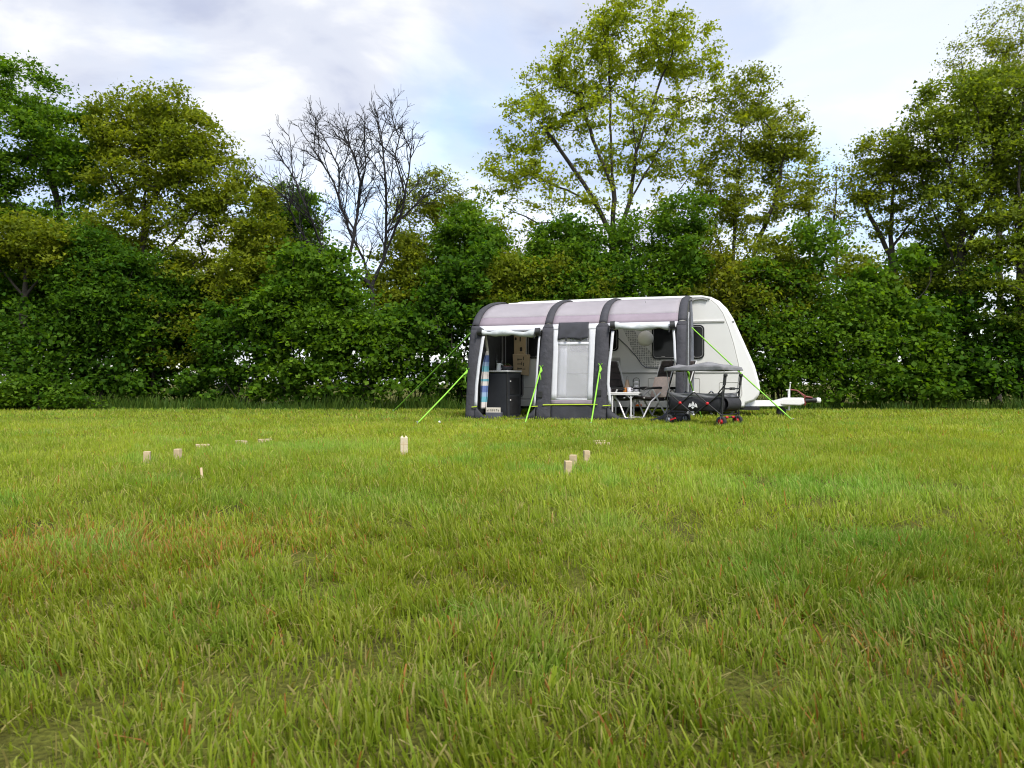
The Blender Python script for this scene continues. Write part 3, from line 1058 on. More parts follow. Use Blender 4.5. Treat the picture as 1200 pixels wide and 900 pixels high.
# --- the shrubs below the trees
SG = 'dense green shrubs along the edge of the field'
SHRUBS = [  # x, half width, top y, D, palette, label
    (-70, 75, 380, 20.8, 'dark', 'dark leafy shrub at the far left end of the hedge'),
    (45, 80, 332, 20.6, 'dark', 'dark leafy shrub under the low olive oak'),
    (130, 74, 325, 21.2, 'dark', 'dark green shrub at the foot of the broad olive oak, tall and full'),
    (210, 66, 345, 22.4, 'dark', 'thin shrub with sky glinting through, right of the olive oak trunk'),
    (285, 66, 318, 21.0, 'dark', 'deep green shrub below the right limbs of the olive oak'),
    (350, 62, 300, 20.6, 'mid', 'mid green shrub left of the bare tree, arching over the grass'),
    (420, 66, 330, 20.4, 'mid', 'round mid green shrub hiding the foot of the bare tree'),
    (487, 55, 335, 21.2, 'dark', 'shrub of thin stems under the pale birch'),
    (545, 60, 300, 20.8, 'dark', 'dark shrub beside the left end of the awning'),
    (620, 62, 325, 21.6, 'dark', 'shrub behind the left half of the awning'),
    (695, 62, 282, 21.8, 'dark', 'tall dark shrub around the trunk of the tallest tree'),
    (775, 60, 318, 21.6, 'mid', 'shrub behind the awning roof under the leaning tree'),
    (845, 55, 320, 21.4, 'brown', 'brownish green shrub right behind the caravan roof'),
    (915, 62, 305, 20.8, 'mid', 'bright green shrub behind the caravan drawbar'),
    (985, 66, 292, 20.6, 'mid', 'large bright green shrub with layered boughs right of the drawbar'),
    (1055, 60, 318, 20.8, 'mid', 'green shrub in front of the gnarled oak'),
    (1105, 46, 372, 21.6, 'dark', 'lower dark shrub with gaps left of the big ash'),
    (1165, 56, 350, 20.6, 'dark', 'dark shrub below the ashes at the right end'),
    (1250, 66, 340, 20.4, 'dark', 'dark shrub at the far right end of the hedge')]
for k, (x, hw, top, D, pal, lab) in enumerate(SHRUBS):
    rr = random.Random(100 + k)
    H = 474 - top
    lobes = [(x, top + H * 0.28, hw * 0.62, H * 0.28), (x - hw * 0.45, top + H * 0.48, hw * 0.55, H * 0.28), (x + hw * 0.45, top + H * 0.46, hw * 0.55, H * 0.28),
             (x, top + H * 0.62, hw * 0.9, H * 0.26), (x - hw * 0.4, top + H * 0.82, hw * 0.62, H * 0.19, 0.9, -0.1), (x + hw * 0.4, top + H * 0.83, hw * 0.62, H * 0.18, 0.9, -0.1)]
    seeds = [[(x, 480), (x + rr.uniform(-6, 6), 440), (x + rr.uniform(-10, 10), top + H * 0.4)]]
    for q in range(4):
        xx = x + rr.uniform(-0.7, 0.7) * hw
        seeds.append([(x, 480), (x + (xx - x) * 0.4, 450), (xx, top + H * rr.uniform(0.3, 0.6))])
    nc = int(hw * H * 0.0255 * (0.6 if x in (487, 1105) else 0.95))
    lobes = [(l[0] + rr.uniform(-10, 10), l[1] + rr.uniform(-8, 8), l[2] * rr.uniform(0.72, 1.1), l[3] * rr.uniform(0.7, 1.05), *l[4:]) for l in lobes]
    for _ in range(3):
        lobes.append((x + rr.uniform(-0.8, 0.8) * hw, top + rr.uniform(-22, 30), rr.uniform(12, 24), rr.uniform(16, 34), 0.9))
    tree('shrub', lab, D, seeds, lobes, nc, rr.randint(24, 32), rr.uniform(0.125, 0.165), rr.uniform(0.18, 0.25), pal, 200 + k, 0.05, 1.15, cat='shrub', group=SG, shell=0.62)
tree('bramble_bush', 'low spreading bramble bush at the grass edge under the dark maple', 19.6,
     [[(45, 484), (46, 465), (45, 450)]], [(45, 462, 62, 20), (0, 458, 50, 24), (-50, 455, 50, 26), (100, 472, 30, 10)], 150, 36, 0.11, 0.17, 'mid', 301, 0.03, 0.7, cat='bush')


def verge():
    """nettles and uncut grass along the foot of the hedge"""
    r = np.random.default_rng(55)
    n = 26000
    x = r.uniform(-19, 19, n)
    y = 18.9 + r.gamma(1.5, 0.5, n) + vnoise(x, x * 0, 0.5, 5, 3) * 1.6
    h = (0.06 + 0.34 * r.random(n) ** 2) * (0.1 + 1.5 * vnoise(x, y, 0.9, 6, 2))
    az = r.random(n) * 6.28
    w = 0.014 + 0.022 * r.random(n)
    fa = r.normal(0, 0.7, n)
    co = np.zeros((n, 4, 3))
    co[:, 0] = np.stack([x - np.cos(fa) * w / 2, y - np.sin(fa) * w / 2, np.zeros(n)], 1)
    co[:, 1] = np.stack([x + np.cos(fa) * w / 2, y + np.sin(fa) * w / 2, np.zeros(n)], 1)
    tx, ty = x + np.cos(az) * h * 0.35, y + np.sin(az) * h * 0.35
    co[:, 2] = np.stack([tx + np.cos(fa) * w / 4, ty, h], 1)
    co[:, 3] = np.stack([tx - np.cos(fa) * w / 4, ty, h], 1)
    c = np.array([0.035, 0.085, 0.012]) + np.array([0.05, 0.05, 0.006]) * r.random((n, 1))
    ti = np.ones((n, 4, 4))
    ti[:, :, :3] = c[:, None]
    o = raw_mesh('verge_plants', co.reshape(-1, 3), np.arange(n * 4).reshape(-1, 4), 'grass_blade', ti.reshape(-1, 4))
    tag(o, 'uncut grass and nettles along the foot of the hedge', 'undergrowth', kind='stuff')


verge()


# ------------------------------------------------------------------ the caravan
def translucent_fabric(name, k):
    m = M[name]
    t = m.node_tree
    b = t.nodes['Principled BSDF']
    out = [n for n in t.nodes if n.type == 'OUTPUT_MATERIAL'][0]
    tr = nd(t, 'ShaderNodeBsdfTranslucent')
    tr.inputs['Color'].default_value = (0.86, 0.85, 0.82, 1)
    ms = nd(t, 'ShaderNodeMixShader')
    ms.inputs[0].default_value = k
    t.links.new(b.outputs[0], ms.inputs[1])
    t.links.new(tr.outputs[0], ms.inputs[2])
    t.links.new(ms.outputs[0], out.inputs[0])


translucent_fabric('mauve_fabric', 0.50)
translucent_fabric('white_fabric', 0.25)
translucent_fabric('paper_lantern', 0.12)

CB = 2.40                                         # the caravan's side stands this far behind the awning front
REAR = -4.45


def inset(poly, d):
    n = len(poly)
    out = []
    for i in range(n):
        p0, p1, p2 = (np.array(poly[j % n], float) for j in (i - 1, i, i + 1))
        t = (p2 - p0) / (np.linalg.norm(p2 - p0) + 1e-9)
        nr = np.array([-t[1], t[0]])
        out.append(tuple(p1 + nr * d))
    return out


def arc_pts(c, r, a0, a1, n):
    return [(c[0] + r * math.cos(R(a0 + (a1 - a0) * i / n)), c[1] + r * math.sin(R(a0 + (a1 - a0) * i / n))) for i in range(n + 1)]


def rrect(x0, x1, z0, z1, r, n=5):
    return (arc_pts((x1 - r, z0 + r), r, -90, 0, n) + arc_pts((x1 - r, z1 - r), r, 0, 90, n)
            + arc_pts((x0 + r, z1 - r), r, 90, 180, n) + arc_pts((x0 + r, z0 + r), r, 180, 270, n))


def caravan():
    t = camp_thing('caravan', 'white touring caravan with curved nose and black tinted windows behind the awning', 'caravan', -1.3, 3.5)
    front_px = [(872, 480.5), (874, 473), (884, 470), (889.5, 463), (891, 455), (889, 445), (884.5, 429), (876, 410), (867.5, 391),
                (859.8, 374), (852, 361.5), (843, 352.8), (833.5, 348.2), (822, 346.3)]
    prof = [P(x, y, 2.55) for x, y in front_px]
    zb, zt = 0.21, prof[-1][1]
    prof[0] = (prof[0][0], zb)
    prof += [(-1.5, zt + 0.01), (REAR + 0.5, zt - 0.005), (REAR + 0.2, zt - 0.08), (REAR + 0.06, zt - 0.3), (REAR, 1.4), (REAR + 0.03, 0.5), (REAR + 0.06, zb)]
    body = MB()
    layers = [(2.425, 0.05), (2.44, 0.025), (2.48, 0.006), (2.55, 0.0), (4.52, 0.0), (4.6, 0.006), (4.64, 0.025), (4.655, 0.05)]
    rings = []
    for b, d in layers:
        rings.append([(p[0], b, p[1]) for p in inset(prof, d)])
    n = len(prof)
    vs = [v for r_ in rings for v in r_]
    fs = [(i * n + k, i * n + (k + 1) % n, (i + 1) * n + (k + 1) % n, (i + 1) * n + k) for i in range(len(layers) - 1) for k in range(n)]
    body.add(vs, fs, True)
    body.add(rings[0], [tuple(range(n))])
    body.add(rings[-1], [tuple(reversed(range(n)))])
    body.build('body', 'caravan_moulding', t)
    # flat side panel inside the moulding
    inner_px = [(866, 474), (869, 462), (868, 445), (864.5, 425), (859, 402), (853, 383), (846.5, 367), (840, 358), (833, 352), (826, 350.5)]
    ip = [P(x, y, CB) for x, y in inner_px]
    ip[0] = (ip[0][0], 0.36)
    sp = ip + [(-1.5, ip[-1][1] + 0.01), (REAR + 0.25, ip[-1][1]), (REAR + 0.12, 2.2), (REAR + 0.1, 0.36)]
    side = MB()
    side.prism(sp, CB, CB + 0.028)
    side.build('side_panel', 'caravan_side', t, bevel=0.006)
    q = MB()
    q.tube([(p_[0] + 0.008, CB + 0.012, p_[1] + 0.006) for p_ in ip], 0.010, 6)
    q.build('moulding_seam', 'seam_grey', t)
    # lower skirt
    sk = MB()
    a1 = P(868, 476, CB)[0]
    sk.prism([(REAR + 0.12, 0.2), (a1 - 0.02, 0.2), (a1, 0.34), (REAR + 0.12, 0.34)], CB - 0.012, CB + 0.03)
    sk.build('skirt', 'caravan_side', t, bevel=0.008)
    # rails and seams
    for name, x0, y0, x1, m, h, pr in (('upper_rail', 640, 377, 849, 'seam_grey', 0.035, 0.018), ('lower_rail', 640, 437, 869, 'seam_grey', 0.03, 0.012)):
        z = P(840 if name == 'upper_rail' else 750, y0, CB)[1]
        A, B_ = P(x0, y0, CB)[0], P(x1, y0, CB)[0]
        q = MB()
        q.box(((A + B_) / 2, CB - pr / 2, z), (B_ - A, pr, h))
        q.build(name, m, t, bevel=0.004)
        q = MB()
        q.box(((A + B_) / 2, CB - pr / 2 - 0.004, z + h * 0.62), (B_ - A, pr, h * 0.45))
        q.build('rail_lip', 'caravan_moulding', t)
    # awning rail: white bead along the roof edge, dark gasket at its front end
    z = P(812, 348.5, CB)[1]
    q = MB()
    q.tube([(REAR + 0.25, CB - 0.02, z - 0.02), (-1.5, CB - 0.02, z + 0.0), (P(824, 348, CB)[0], CB - 0.02, z), (P(832, 350, CB)[0], CB - 0.01, z - 0.035)], 0.028, 8)
    q.build('awning_rail', 'caravan_moulding', t)
    q = MB()
    gp = [P(x, y, CB - 0.03) for x, y in ((810, 353), (815, 351), (822, 350.2), (829, 351.5))]
    q.tube([(a, CB - 0.035, zz) for a, zz in gp], 0.018, 6)
    q.build('gasket', 'grey_trim', t)

    def window(x0, x1, y0, y1, name='window'):
        a0, zt_ = P(x0, y0, CB)
        a1_, zb_ = P(x1, y1, CB)
        f = MB()
        f.prism(rrect(a0, a1_, zb_, zt_, 0.1), CB - 0.03, CB + 0.005)
        w = f.build(name, 'acrylic_black', t, bevel=0.012, seg=3)
        r_ = MB()
        loop = rrect(a0 + 0.035, a1_ - 0.035, zb_ + 0.035, zt_ - 0.035, 0.08)
        r_.tube([(u, CB - 0.033, v) for u, v in loop + loop[:1]], 0.006, 5, cap=False)
        r_.build('seal', 'grey_trim', w)
        for ux in (a0 + 0.25, a1_ - 0.25):
            h = MB()
            h.box((ux, CB - 0.035, zb_ + 0.05), (0.08, 0.02, 0.03))
            h.build('catch', 'grey_trim', w, bevel=0.004)
        return w
    window(764, 825.5, 382, 420.5)
    window(668, 725, 385, 411.5)
    window(618, 648, 388, 420)
    # open doorway: the cabin's inner shade painted as a flat dark sheet
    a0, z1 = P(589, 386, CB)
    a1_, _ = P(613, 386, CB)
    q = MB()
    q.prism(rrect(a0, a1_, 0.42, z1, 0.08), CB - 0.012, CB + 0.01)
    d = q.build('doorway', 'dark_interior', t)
    q = MB()
    loop = rrect(a0, a1_, 0.42, z1, 0.08)
    q.tube([(u, CB - 0.012, v) for u, v in loop + loop[:1]], 0.022, 6, cap=False)
    q.build('door_frame', 'grey_trim', d)
    q = MB()
    aa = P(592.5, 400, CB - 0.02)[0]
    q.box((aa, CB - 0.03, 1.55), (0.02, 0.02, 1.2))
    q.build('grab_bar', 'steel_grey', d)
    # printed sweep of dots and the thin black line
    q = MB()
    poly = [P(x, y, CB - 0.006) for x, y in ((728, 381), (740, 379), (746, 392), (762, 412), (786, 430), (757, 430.5), (748, 421), (741, 410))]
    q.prism(poly, CB - 0.005, CB + 0.001)
    q.build('dotted_graphic', 'dot_print', t)
    q = MB()
    q.tube([(P(x, y, CB)[0], CB - 0.004, P(x, y, CB)[1]) for x, y in ((724, 395.5), (735, 406), (745, 417), (752, 427), (757, 431), (778, 431.5), (790, 431))], 0.011, 6)
    q.build('pinstripe', 'slate_paint', t)
    # service flaps
    for x0, x1, y0, y1, m in ((716, 727, 419, 429, 'seam_grey'), (721, 727.5, 446, 453, 'grey_trim')):
        A0, Z1 = P(x0, y0, CB)
        A1, Z0 = P(x1, y1, CB)
        q = MB()
        q.prism(rrect(A0, A1, Z0, Z1, 0.02, 3), CB - 0.012, CB + 0.002)
        f = q.build('service_flap', m, t, bevel=0.004)
        for k in range(4):
            q = MB()
            q.box(((A0 + A1) / 2, CB - 0.014, Z0 + (Z1 - Z0) * (0.2 + 0.2 * k)), ((A1 - A0) * 0.8, 0.008, 0.012))
            q.build('vent_slat', m, f)
    for x0, x1, y0, y1 in ((760, 776, 443, 462), (812, 820, 443, 465), (843, 866, 448, 472), (609, 628, 454, 470)):
        A0, Z1 = P(x0, y0, CB)
        A1, Z0 = P(x1, y1, CB)
        loop = rrect(A0, A1, max(Z0, 0.38), Z1, 0.03, 3)
        q = MB()
        q.tube([(u, CB - 0.001, v) for u, v in loop + loop[:1]], 0.006, 5, cap=False)
        q.build('locker_outline', 'seam_grey', t)
    for x0, x1, y0, y1, m in ((743, 752, 473.8, 476.2, 'orange_lens'), (857.5, 860.5, 376, 378.5, 'grey_trim')):
        bb = CB - 0.015 if m == 'orange_lens' else 2.44
        A0, Z1 = P(x0, y0, bb)
        A1, Z0 = P(x1, y1, bb)
        q = MB()
        q.box(((A0 + A1) / 2, bb, (Z0 + Z1) / 2), (A1 - A0, 0.03, Z1 - Z0))
        q.build('reflector' if m == 'orange_lens' else 'marker_lamp', m, t, bevel=0.004)
    q = MB()
    hp = [P(x, y, 2.50) for x, y in ((874, 421), (877, 423), (881, 427.5), (884, 430))]
    q.tube([(a, 2.50, zz) for a, zz in hp], [0.014, 0.02, 0.02, 0.012], 8)
    q.build('grab_handle', 'black_plastic', t)
    # wheels under the floor
    aw = P(728, 480, CB)[0]
    for bb in (2.55, 4.35):
        w = MB()
        w.lathe([(0.0, bb), (0.19, bb), (0.2, bb - 0.01), (0.31, bb - 0.01), (0.33, bb + 0.02), (0.33, bb + 0.16), (0.31, bb + 0.19), (0.0, bb + 0.19)], (aw, 0, 0.33), 28, 'y')
        wo = w.build('wheel', 'rubber', t)
        r_ = MB()
        r_.lathe([(0.0, bb - 0.015), (0.06, bb - 0.02), (0.07, bb - 0.008), (0.17, bb - 0.012), (0.19, bb - 0.02)], (aw, 0, 0.33), 24, 'y')
        r_.build('rim', 'steel_grey', wo)
    q = MB()
    q.box((-1.4, 3.5, 0.19), (5.6, 2.0, 0.06))
    q.build('chassis', 'dark_interior', t)
    for aa, bb in ((P(862, 480, 2.7)[0], 2.75), (REAR + 0.5, 2.75), (REAR + 0.5, 4.3)):
        q = MB()
        q.tube([(aa, bb, 0.2), (aa - 0.12, bb, 0.02)], 0.025, 6)
        q.box((aa - 0.12, bb, 0.012), (0.14, 0.1, 0.02))
        q.build('corner_steady', 'steel_grey', t)
    # drawbar with its cover
    B0, B1 = 3.28, 3.72

    def px(pl, b):
        return [P(x, y, b) for x, y in pl]
    q = MB()
    for s_ in (-1, 1):
        A, B_ = np.array([P(862, 474, 3.5)[0], 3.5 + s_ * 0.75, P(862, 474, 3.5)[1]]), np.array([P(925, 471, 3.5)[0], 3.5 + s_ * 0.06, P(925, 471, 3.5)[1]])
        dv = B_ - A
        ang = math.atan2(dv[1], dv[0])
        q.box(tuple((A + B_) / 2), (float(np.linalg.norm(dv)), 0.06, 0.12), (0, 0, ang))
    dr = q.build('drawbar', 'white_metal', t, bevel=0.012)
    q = MB()
    q.prism(px([(878, 474), (906, 469.6), (919, 466), (941, 466), (942, 473), (937, 475), (914, 474.2), (880, 477)], 3.5), B0, B1)
    q.build('drawbar_cover', 'caravan_moulding', dr, bevel=0.03, seg=3)
    q = MB()
    c0, c1 = P(941, 470, 3.5), P(957, 469, 3.5)
    q.tube([(c0[0], 3.5, c0[1]), (c1[0] - 0.12, 3.5, c1[1]), (c1[0], 3.5, c1[1])], [0.05, 0.055, 0.06], 10)
    cp = q.build('hitch', 'black_plastic', t)
    q = MB()
    q.lathe([(0, -0.06), (0.055, -0.05), (0.065, 0), (0.05, 0.05), (0, 0.06)], (c1[0] + 0.03, 3.5, c1[1]), 14, 'z')
    q.build('hitch_cap', 'white_metal', cp)
    q = MB()
    hs = [P(x, y, 3.5) for x, y in ((926, 456.5), (934, 457.5), (940, 462), (944, 465), (952, 466))]
    q.tube([(a, 3.46, zz) for a, zz in hs], [0.014, 0.014, 0.02, 0.028, 0.02], 7)
    q.build('brake_lever', 'red_cable', cp)
    q = MB()
    hs = [P(x, y, 3.4) for x, y in ((944, 463), (942, 468), (944, 473), (942.5, 475))]
    q.tube([(a, 3.4, zz) for a, zz in hs], 0.018, 6)
    q.build('breakaway_cable', 'red_cable', cp)
    # jockey wheel
    pa = P(924.6, 470, 3.42)[0]
    q = MB()
    q.tube([(pa, 3.42, 0.13), (pa, 3.42, P(924, 456, 3.42)[1])], 0.026, 10)
    jk = q.build('jockey_post', 'white_metal', t)
    q = MB()
    zt_ = P(924, 456.5, 3.42)[1]
    q.tube([(pa - 0.06, 3.42, zt_ - 0.01), (pa + 0.02, 3.42, zt_), (pa + 0.025, 3.42, zt_ + 0.12)], 0.012, 6)
    q.lathe([(0, -0.02), (0.018, -0.012), (0.018, 0.012), (0, 0.02)], (pa + 0.03, 3.42, zt_ + 0.15), 8)
    q.build('crank_handle', 'white_metal', jk)
    q = MB()
    wx = P(915.5, 485, 3.42)[0]
    q.lathe([(0, -0.03), (0.04, -0.03), (0.09, -0.035), (0.105, -0.02), (0.105, 0.02), (0.09, 0.035), (0.0, 0.03)], (wx, 3.42, 0.105), 20, 'y')
    q.build('jockey_wheel', 'rubber', jk)
    q = MB()
    q.tube([(pa, 3.42, 0.14), (wx, 3.42, 0.15), (wx, 3.42, 0.105)], 0.014, 6)
    q.build('fork', 'steel_grey', jk)


caravan()

# ------------------------------------------------------------------ the awning
_pp = np.array([(0, 0), (0.06, 0.4), (0.17, 1.2), (0.28, 1.70), (0.37, 1.92), (0.58, 2.14), (0.92, 2.33), (1.4, 2.47), (1.9, 2.555), (2.40, 2.60)])
_dl = np.concatenate([[0], np.cumsum(np.linalg.norm(np.diff(_pp, axis=0), axis=1))])
_tt = np.linspace(0, _dl[-1], 241)
_pb, _pz = np.interp(_tt, _dl, _pp[:, 0]), np.interp(_tt, _dl, _pp[:, 1])
_k = np.ones(17) / 17
_pb2, _pz2 = np.convolve(np.pad(_pb, 8, 'reflect', reflect_type='odd'), _k, 'valid'), np.convolve(np.pad(_pz, 8, 'reflect', reflect_type='odd'), _k, 'valid')
ZE = 1.93                                        # where the roof cloth begins
_te = float(np.interp(ZE, _pz2, _tt))


def prof_b(z):
    return float(np.interp(z, _pz2, _pb2))


def roof_pt(f):
    t = _te + (_tt[-1] - _te) * f
    return float(np.interp(t, _tt, _pb2)), float(np.interp(t, _tt, _pz2))


def F(x, y):
    b = 0.2
    for _ in range(8):
        a, z = P(x, y, b)
        b = prof_b(min(z, 2.55))
    return a, z


def edge(*pl):
    q = sorted((F(x, y) for x, y in pl), key=lambda e: e[1])
    zs, as_ = [e[1] for e in q], [e[0] for e in q]
    return lambda z: float(np.interp(z, zs, as_))


AW_L = -4.40
E1 = edge((566.5, 391), (562, 430), (558, 470), (557, 494))
E2L, E2R = edge((637, 381), (632.5, 415), (628, 470), (627, 494)), edge((649.5, 379), (648, 415), (645.5, 470), (645, 494))
E3L, E3R = edge((699.5, 378), (697, 415), (694.5, 470), (694, 494)), edge((714.5, 378), (713.5, 415), (711.5, 470), (712, 494))
E4L = edge((793, 376), (792, 430), (791, 494))


def const(a):
    return lambda z: a


def awning():
    t = camp_thing('awning', 'charcoal, mauve and white inflatable awning with rolled-up doors against the caravan', 'awning', -2.2, 0.9)
    rr = random.Random(5)

    def strip(eL, eR, z0, z1, nz=16, na=6, off=0.0, bulge=0.0, mb=None, wr=0.0):
        q = mb or MB()

        def fn(u, v):
            z = z0 + (z1 - z0) * v
            a = eL(z) + (eR(z) - eL(z)) * u
            b = prof_b(z) - off - bulge * math.sin(math.pi * u) + wr * (math.sin(9 * a + 5 * z) + math.sin(17 * a - 11 * z + 1.3)) * math.sin(math.pi * v)
            return (a, b, z)
        q.grid(fn, na, nz)
        return q

    def roof_strip(aL, aR, f0=0.0, f1=1.0, off=0.0, bulge=0.0, na=6, nf=16, mb=None, sag=0.0):
        q = mb or MB()

        def fn(u, v):
            b, z = roof_pt(f0 + (f1 - f0) * v)
            b2, z2 = roof_pt(min(1, f0 + (f1 - f0) * v + 0.01))
            b1, z1 = roof_pt(max(0, f0 + (f1 - f0) * v - 0.01))
            tb, tz = b2 - b1, z2 - z1
            ln = math.hypot(tb, tz) + 1e-9
            nb, nz_ = -tz / ln, tb / ln
            k = off + bulge * math.sin(math.pi * u) - sag * math.sin(math.pi * u) * math.sin(math.pi * v)
            return (aL + (aR - aL) * u, b + nb * k, z + nz_ * k)
        q.grid(fn, na, nf)
        return q
    # four air beams: front leg and roof bow in one
    beams = []
    for eL, eR in ((const(AW_L), E1), (E2L, E2R), (E3L, E3R), (E4L, const(0.0))):
        q = strip(eL, eR, 0.0, 1.86, 20, 8, off=0.012, bulge=0.028)
        cR, cL = eR(1.86), eL(1.86)
        mid = (cR + cL) / 2
        hw = 0.08
        if eL(1) == AW_L:
            mid = AW_L + hw
        elif eR(1) == 0.0:
            mid = -hw
        beams.append((mid - hw, mid + hw))
        # short run where the leg narrows into the bow
        def ne(c, m, s):
            return lambda z: c + (m + s * hw - c) * min(1, max(0, (z - 1.86) / 0.07))
        strip(ne(cL, mid, -1), ne(cR, mid, 1), 1.86, ZE + 0.005, 3, 8, off=0.012, bulge=0.028, mb=q)
        roof_strip(mid - hw, mid + hw, 0, 1, 0.012, 0.035, 8, 26, mb=q)
        q.build('air_beam', 'charcoal_roof', t, solid=0.006)
    # roof panels, their darker lower hem and the white valance
    for k in range(3):
        a0, a1 = beams[k][1] - 0.02, beams[k + 1][0] + 0.02
        roof_strip(a0, a1, 0.11, 1.0, 0.0, 0.0, 10, 18, sag=0.03).build('roof_panel', 'mauve_fabric', t, solid=0.004)
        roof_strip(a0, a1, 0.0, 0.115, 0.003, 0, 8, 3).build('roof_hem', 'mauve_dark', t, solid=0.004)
        strip(const(a0), const(a1), 1.815, ZE, 3, 10, off=0.006, wr=0.004).build('valance', 'white_fabric', t, solid=0.004)
    # middle window panel
    wl, wr_ = edge((655.5, 379), (654, 415), (652, 470)), edge((690.5, 378), (690, 415), (688, 470))
    zt = F(672, 378.5)[1]
    zc0, zc1 = F(672, 401)[1], F(672, 404.3)[1]
    zw = F(668, 467)[1]
    zm0, zm1 = F(668, 468.8)[1], F(668, 473.6)[1]
    strip(E2R, wl, zm0, zt, 12, 3, off=0.002).build('window_upright', 'white_fabric', t, solid=0.004)
    strip(wr_, E3L, zm0, zt, 12, 3, off=0.002).build('window_upright', 'white_fabric', t, solid=0.004)
    strip(wl, wr_, zc1, zc0, 2, 6, off=0.004).build('window_bar', 'white_fabric', t, solid=0.004)
    strip(wl, wr_, zm0, zw, 2, 6, off=0.004).build('window_bar', 'white_fabric', t, solid=0.004)
    strip(wl, wr_, zw, zc1, 14, 8, off=0.0, wr=0.006).build('window_pane', 'clear_vinyl', t, solid=0.002)
    strip(wl, wr_, zc0, zt, 5, 8, off=-0.01, wr=0.003).build('window_vent', 'clear_vinyl', t, solid=0.002)
    zbl = F(672, 397.5)[1]

    def blind(u, v):
        sagz = 0.035 * (1 - abs(math.sin(math.pi * u * 1.5)))
        z = zt + 0.01 - (zt + 0.01 - zbl + sagz - 0.02) * v
        return (wl(z) + (wr_(z) - wl(z)) * u, prof_b(z) - 0.025 - 0.012 * math.sin(12 * u + 9 * v), z)
    q = MB()
    q.grid(blind, 18, 8)
    bl = q.build('rolled_blind', 'charcoal_fabric', t, solid=0.006)
    for xx in (664, 681):
        q = MB()
        a, z = F(xx, 397.5)
        q.box((a, prof_b(z) - 0.05, z), (0.04, 0.03, 0.07))
        q.build('toggle', 'black_plastic', bl, bevel=0.006)
    q = strip(wl, edge((664.5, 404), (662.5, 467)), zw, zc1, 10, 3, off=-0.05, wr=0.004)
    q.build('inner_curtain', 'steel_grey', t, solid=0.003)
    strip(E2R, E3L, zm1, zm0, 3, 8, off=0.002).build('window_sill_band', 'mauve_dark', t, solid=0.004)
    strip(E2R, E3L, 0.0, zm1, 8, 14, off=0.0, wr=0.006).build('skirt_panel', 'charcoal_fabric', t, solid=0.004)
    # lime zip piping
    for x0, x1, y in ((637, 700.5, 474.5), (554, 560, 477), (624, 631, 476.5), (707, 716, 475.5)):
        q = MB()
        pts = []
        for i in range(7):
            a, z = F(x0 + (x1 - x0) * i / 6, y - 0.5 * i / 6)
            pts.append((a, prof_b(z) - 0.065 * (1 if x1 - x0 < 20 else (1 if i in (0, 6) else 0.2)), z))
        q.tube(pts, 0.011, 6)
        q.build('zip_piping', 'lime_piping', t)
    # doorway sills: cloth that sags between the beams
    for xs, eL, eR in (([(557, 476), (561, 480), (567, 487.5), (578, 490), (600, 490.5), (615, 489), (622, 484), (628, 477)], E1, E2L),
                       ([(712, 474), (717, 482), (726, 488.5), (742, 490.5), (756, 491.5), (768, 490.5), (778, 486), (786, 478), (791, 474)], E3R, E4L)):
        pts = [F(x, y) for x, y in xs]
        q = MB()

        def fn(u, v):
            a = pts[0][0] + (pts[-1][0] - pts[0][0]) * u
            zt_ = float(np.interp(a, [p[0] for p in pts], [p[1] for p in pts]))
            z = zt_ * v
            return (a, prof_b(z) - 0.02 - 0.03 * math.sin(math.pi * v) * (1 + 0.5 * math.sin(8 * a)), z)
        q.grid(fn, 40, 5)
        q.build('doorway_sill', 'charcoal_fabric', t, solid=0.006)
    # rolled-up door cloth with its straps
    for x0, x1, y0, y1 in ((562, 634, 389.5, 390.5), (717, 791, 382.8, 382.2)):
        q = MB()
        pts, rads = [], []
        n = 22
        for i in range(n + 1):
            f = i / n
            a, z = F(x0 + (x1 - x0) * f, y0 + (y1 - y0) * f)
            pts.append((a, prof_b(z) - 0.06 + 0.012 * math.sin(7 * f + 1), z - 0.018 * math.sin(math.pi * f) + 0.018 * math.sin(11 * f + x0)))
            rads.append(0.058 + 0.016 * math.sin(13 * f + x0) + 0.008 * math.sin(31 * f))
        q.tube(pts, rads, 12)
        ro = q.build('rolled_door', 'grey_roll', t)
        for xx in (x0 + 2, x1 - 2.5):
            a, z = F(xx, (y0 + y1) / 2)
            q = MB()
            q.tube([(a - 0.045, prof_b(z) - 0.07, z + 0.01), (a + 0.045, prof_b(z) - 0.07, z + 0.02)], [0.088, 0.082], 10)
            q.tube([(a - 0.05, prof_b(z) - 0.15, z), (a - 0.06, prof_b(z) - 0.15, z - 0.12)], 0.014, 6)
            q.build('strap', 'black_plastic', ro)
    # white zip strips round the two doorways
    def zipstrip(pl, w=0.05, off=0.03):
        q = MB()
        n = len(pl)
        pts = [F(x, y) for x, y in pl]
        q.grid(lambda u, v: ((lambda i, f: (pts[i][0] * (1 - f) + pts[min(i + 1, n - 1)][0] * f + (u - 0.5) * w,
                                            prof_b(pts[i][1] * (1 - f) + pts[min(i + 1, n - 1)][1] * f) - off,
                                            pts[i][1] * (1 - f) + pts[min(i + 1, n - 1)][1] * f))(min(int(v * (n - 1)), n - 2), v * (n - 1) - min(int(v * (n - 1)), n - 2))),
               2, (n - 1) * 4)
        q.build('zip_strip', 'white_fabric', t, solid=0.006)
    zipstrip([(567, 394), (564.5, 410), (561.5, 430), (559, 452), (558, 476)], 0.065)
    zipstrip([(632.5, 394), (631, 415), (629.5, 440), (626.5, 476)], 0.04)
    zipstrip([(718.5, 388), (716.5, 410), (714, 430), (713, 450), (715.5, 474)], 0.055)
    zipstrip([(789.5, 386), (790.5, 400), (791.5, 425)], 0.045)
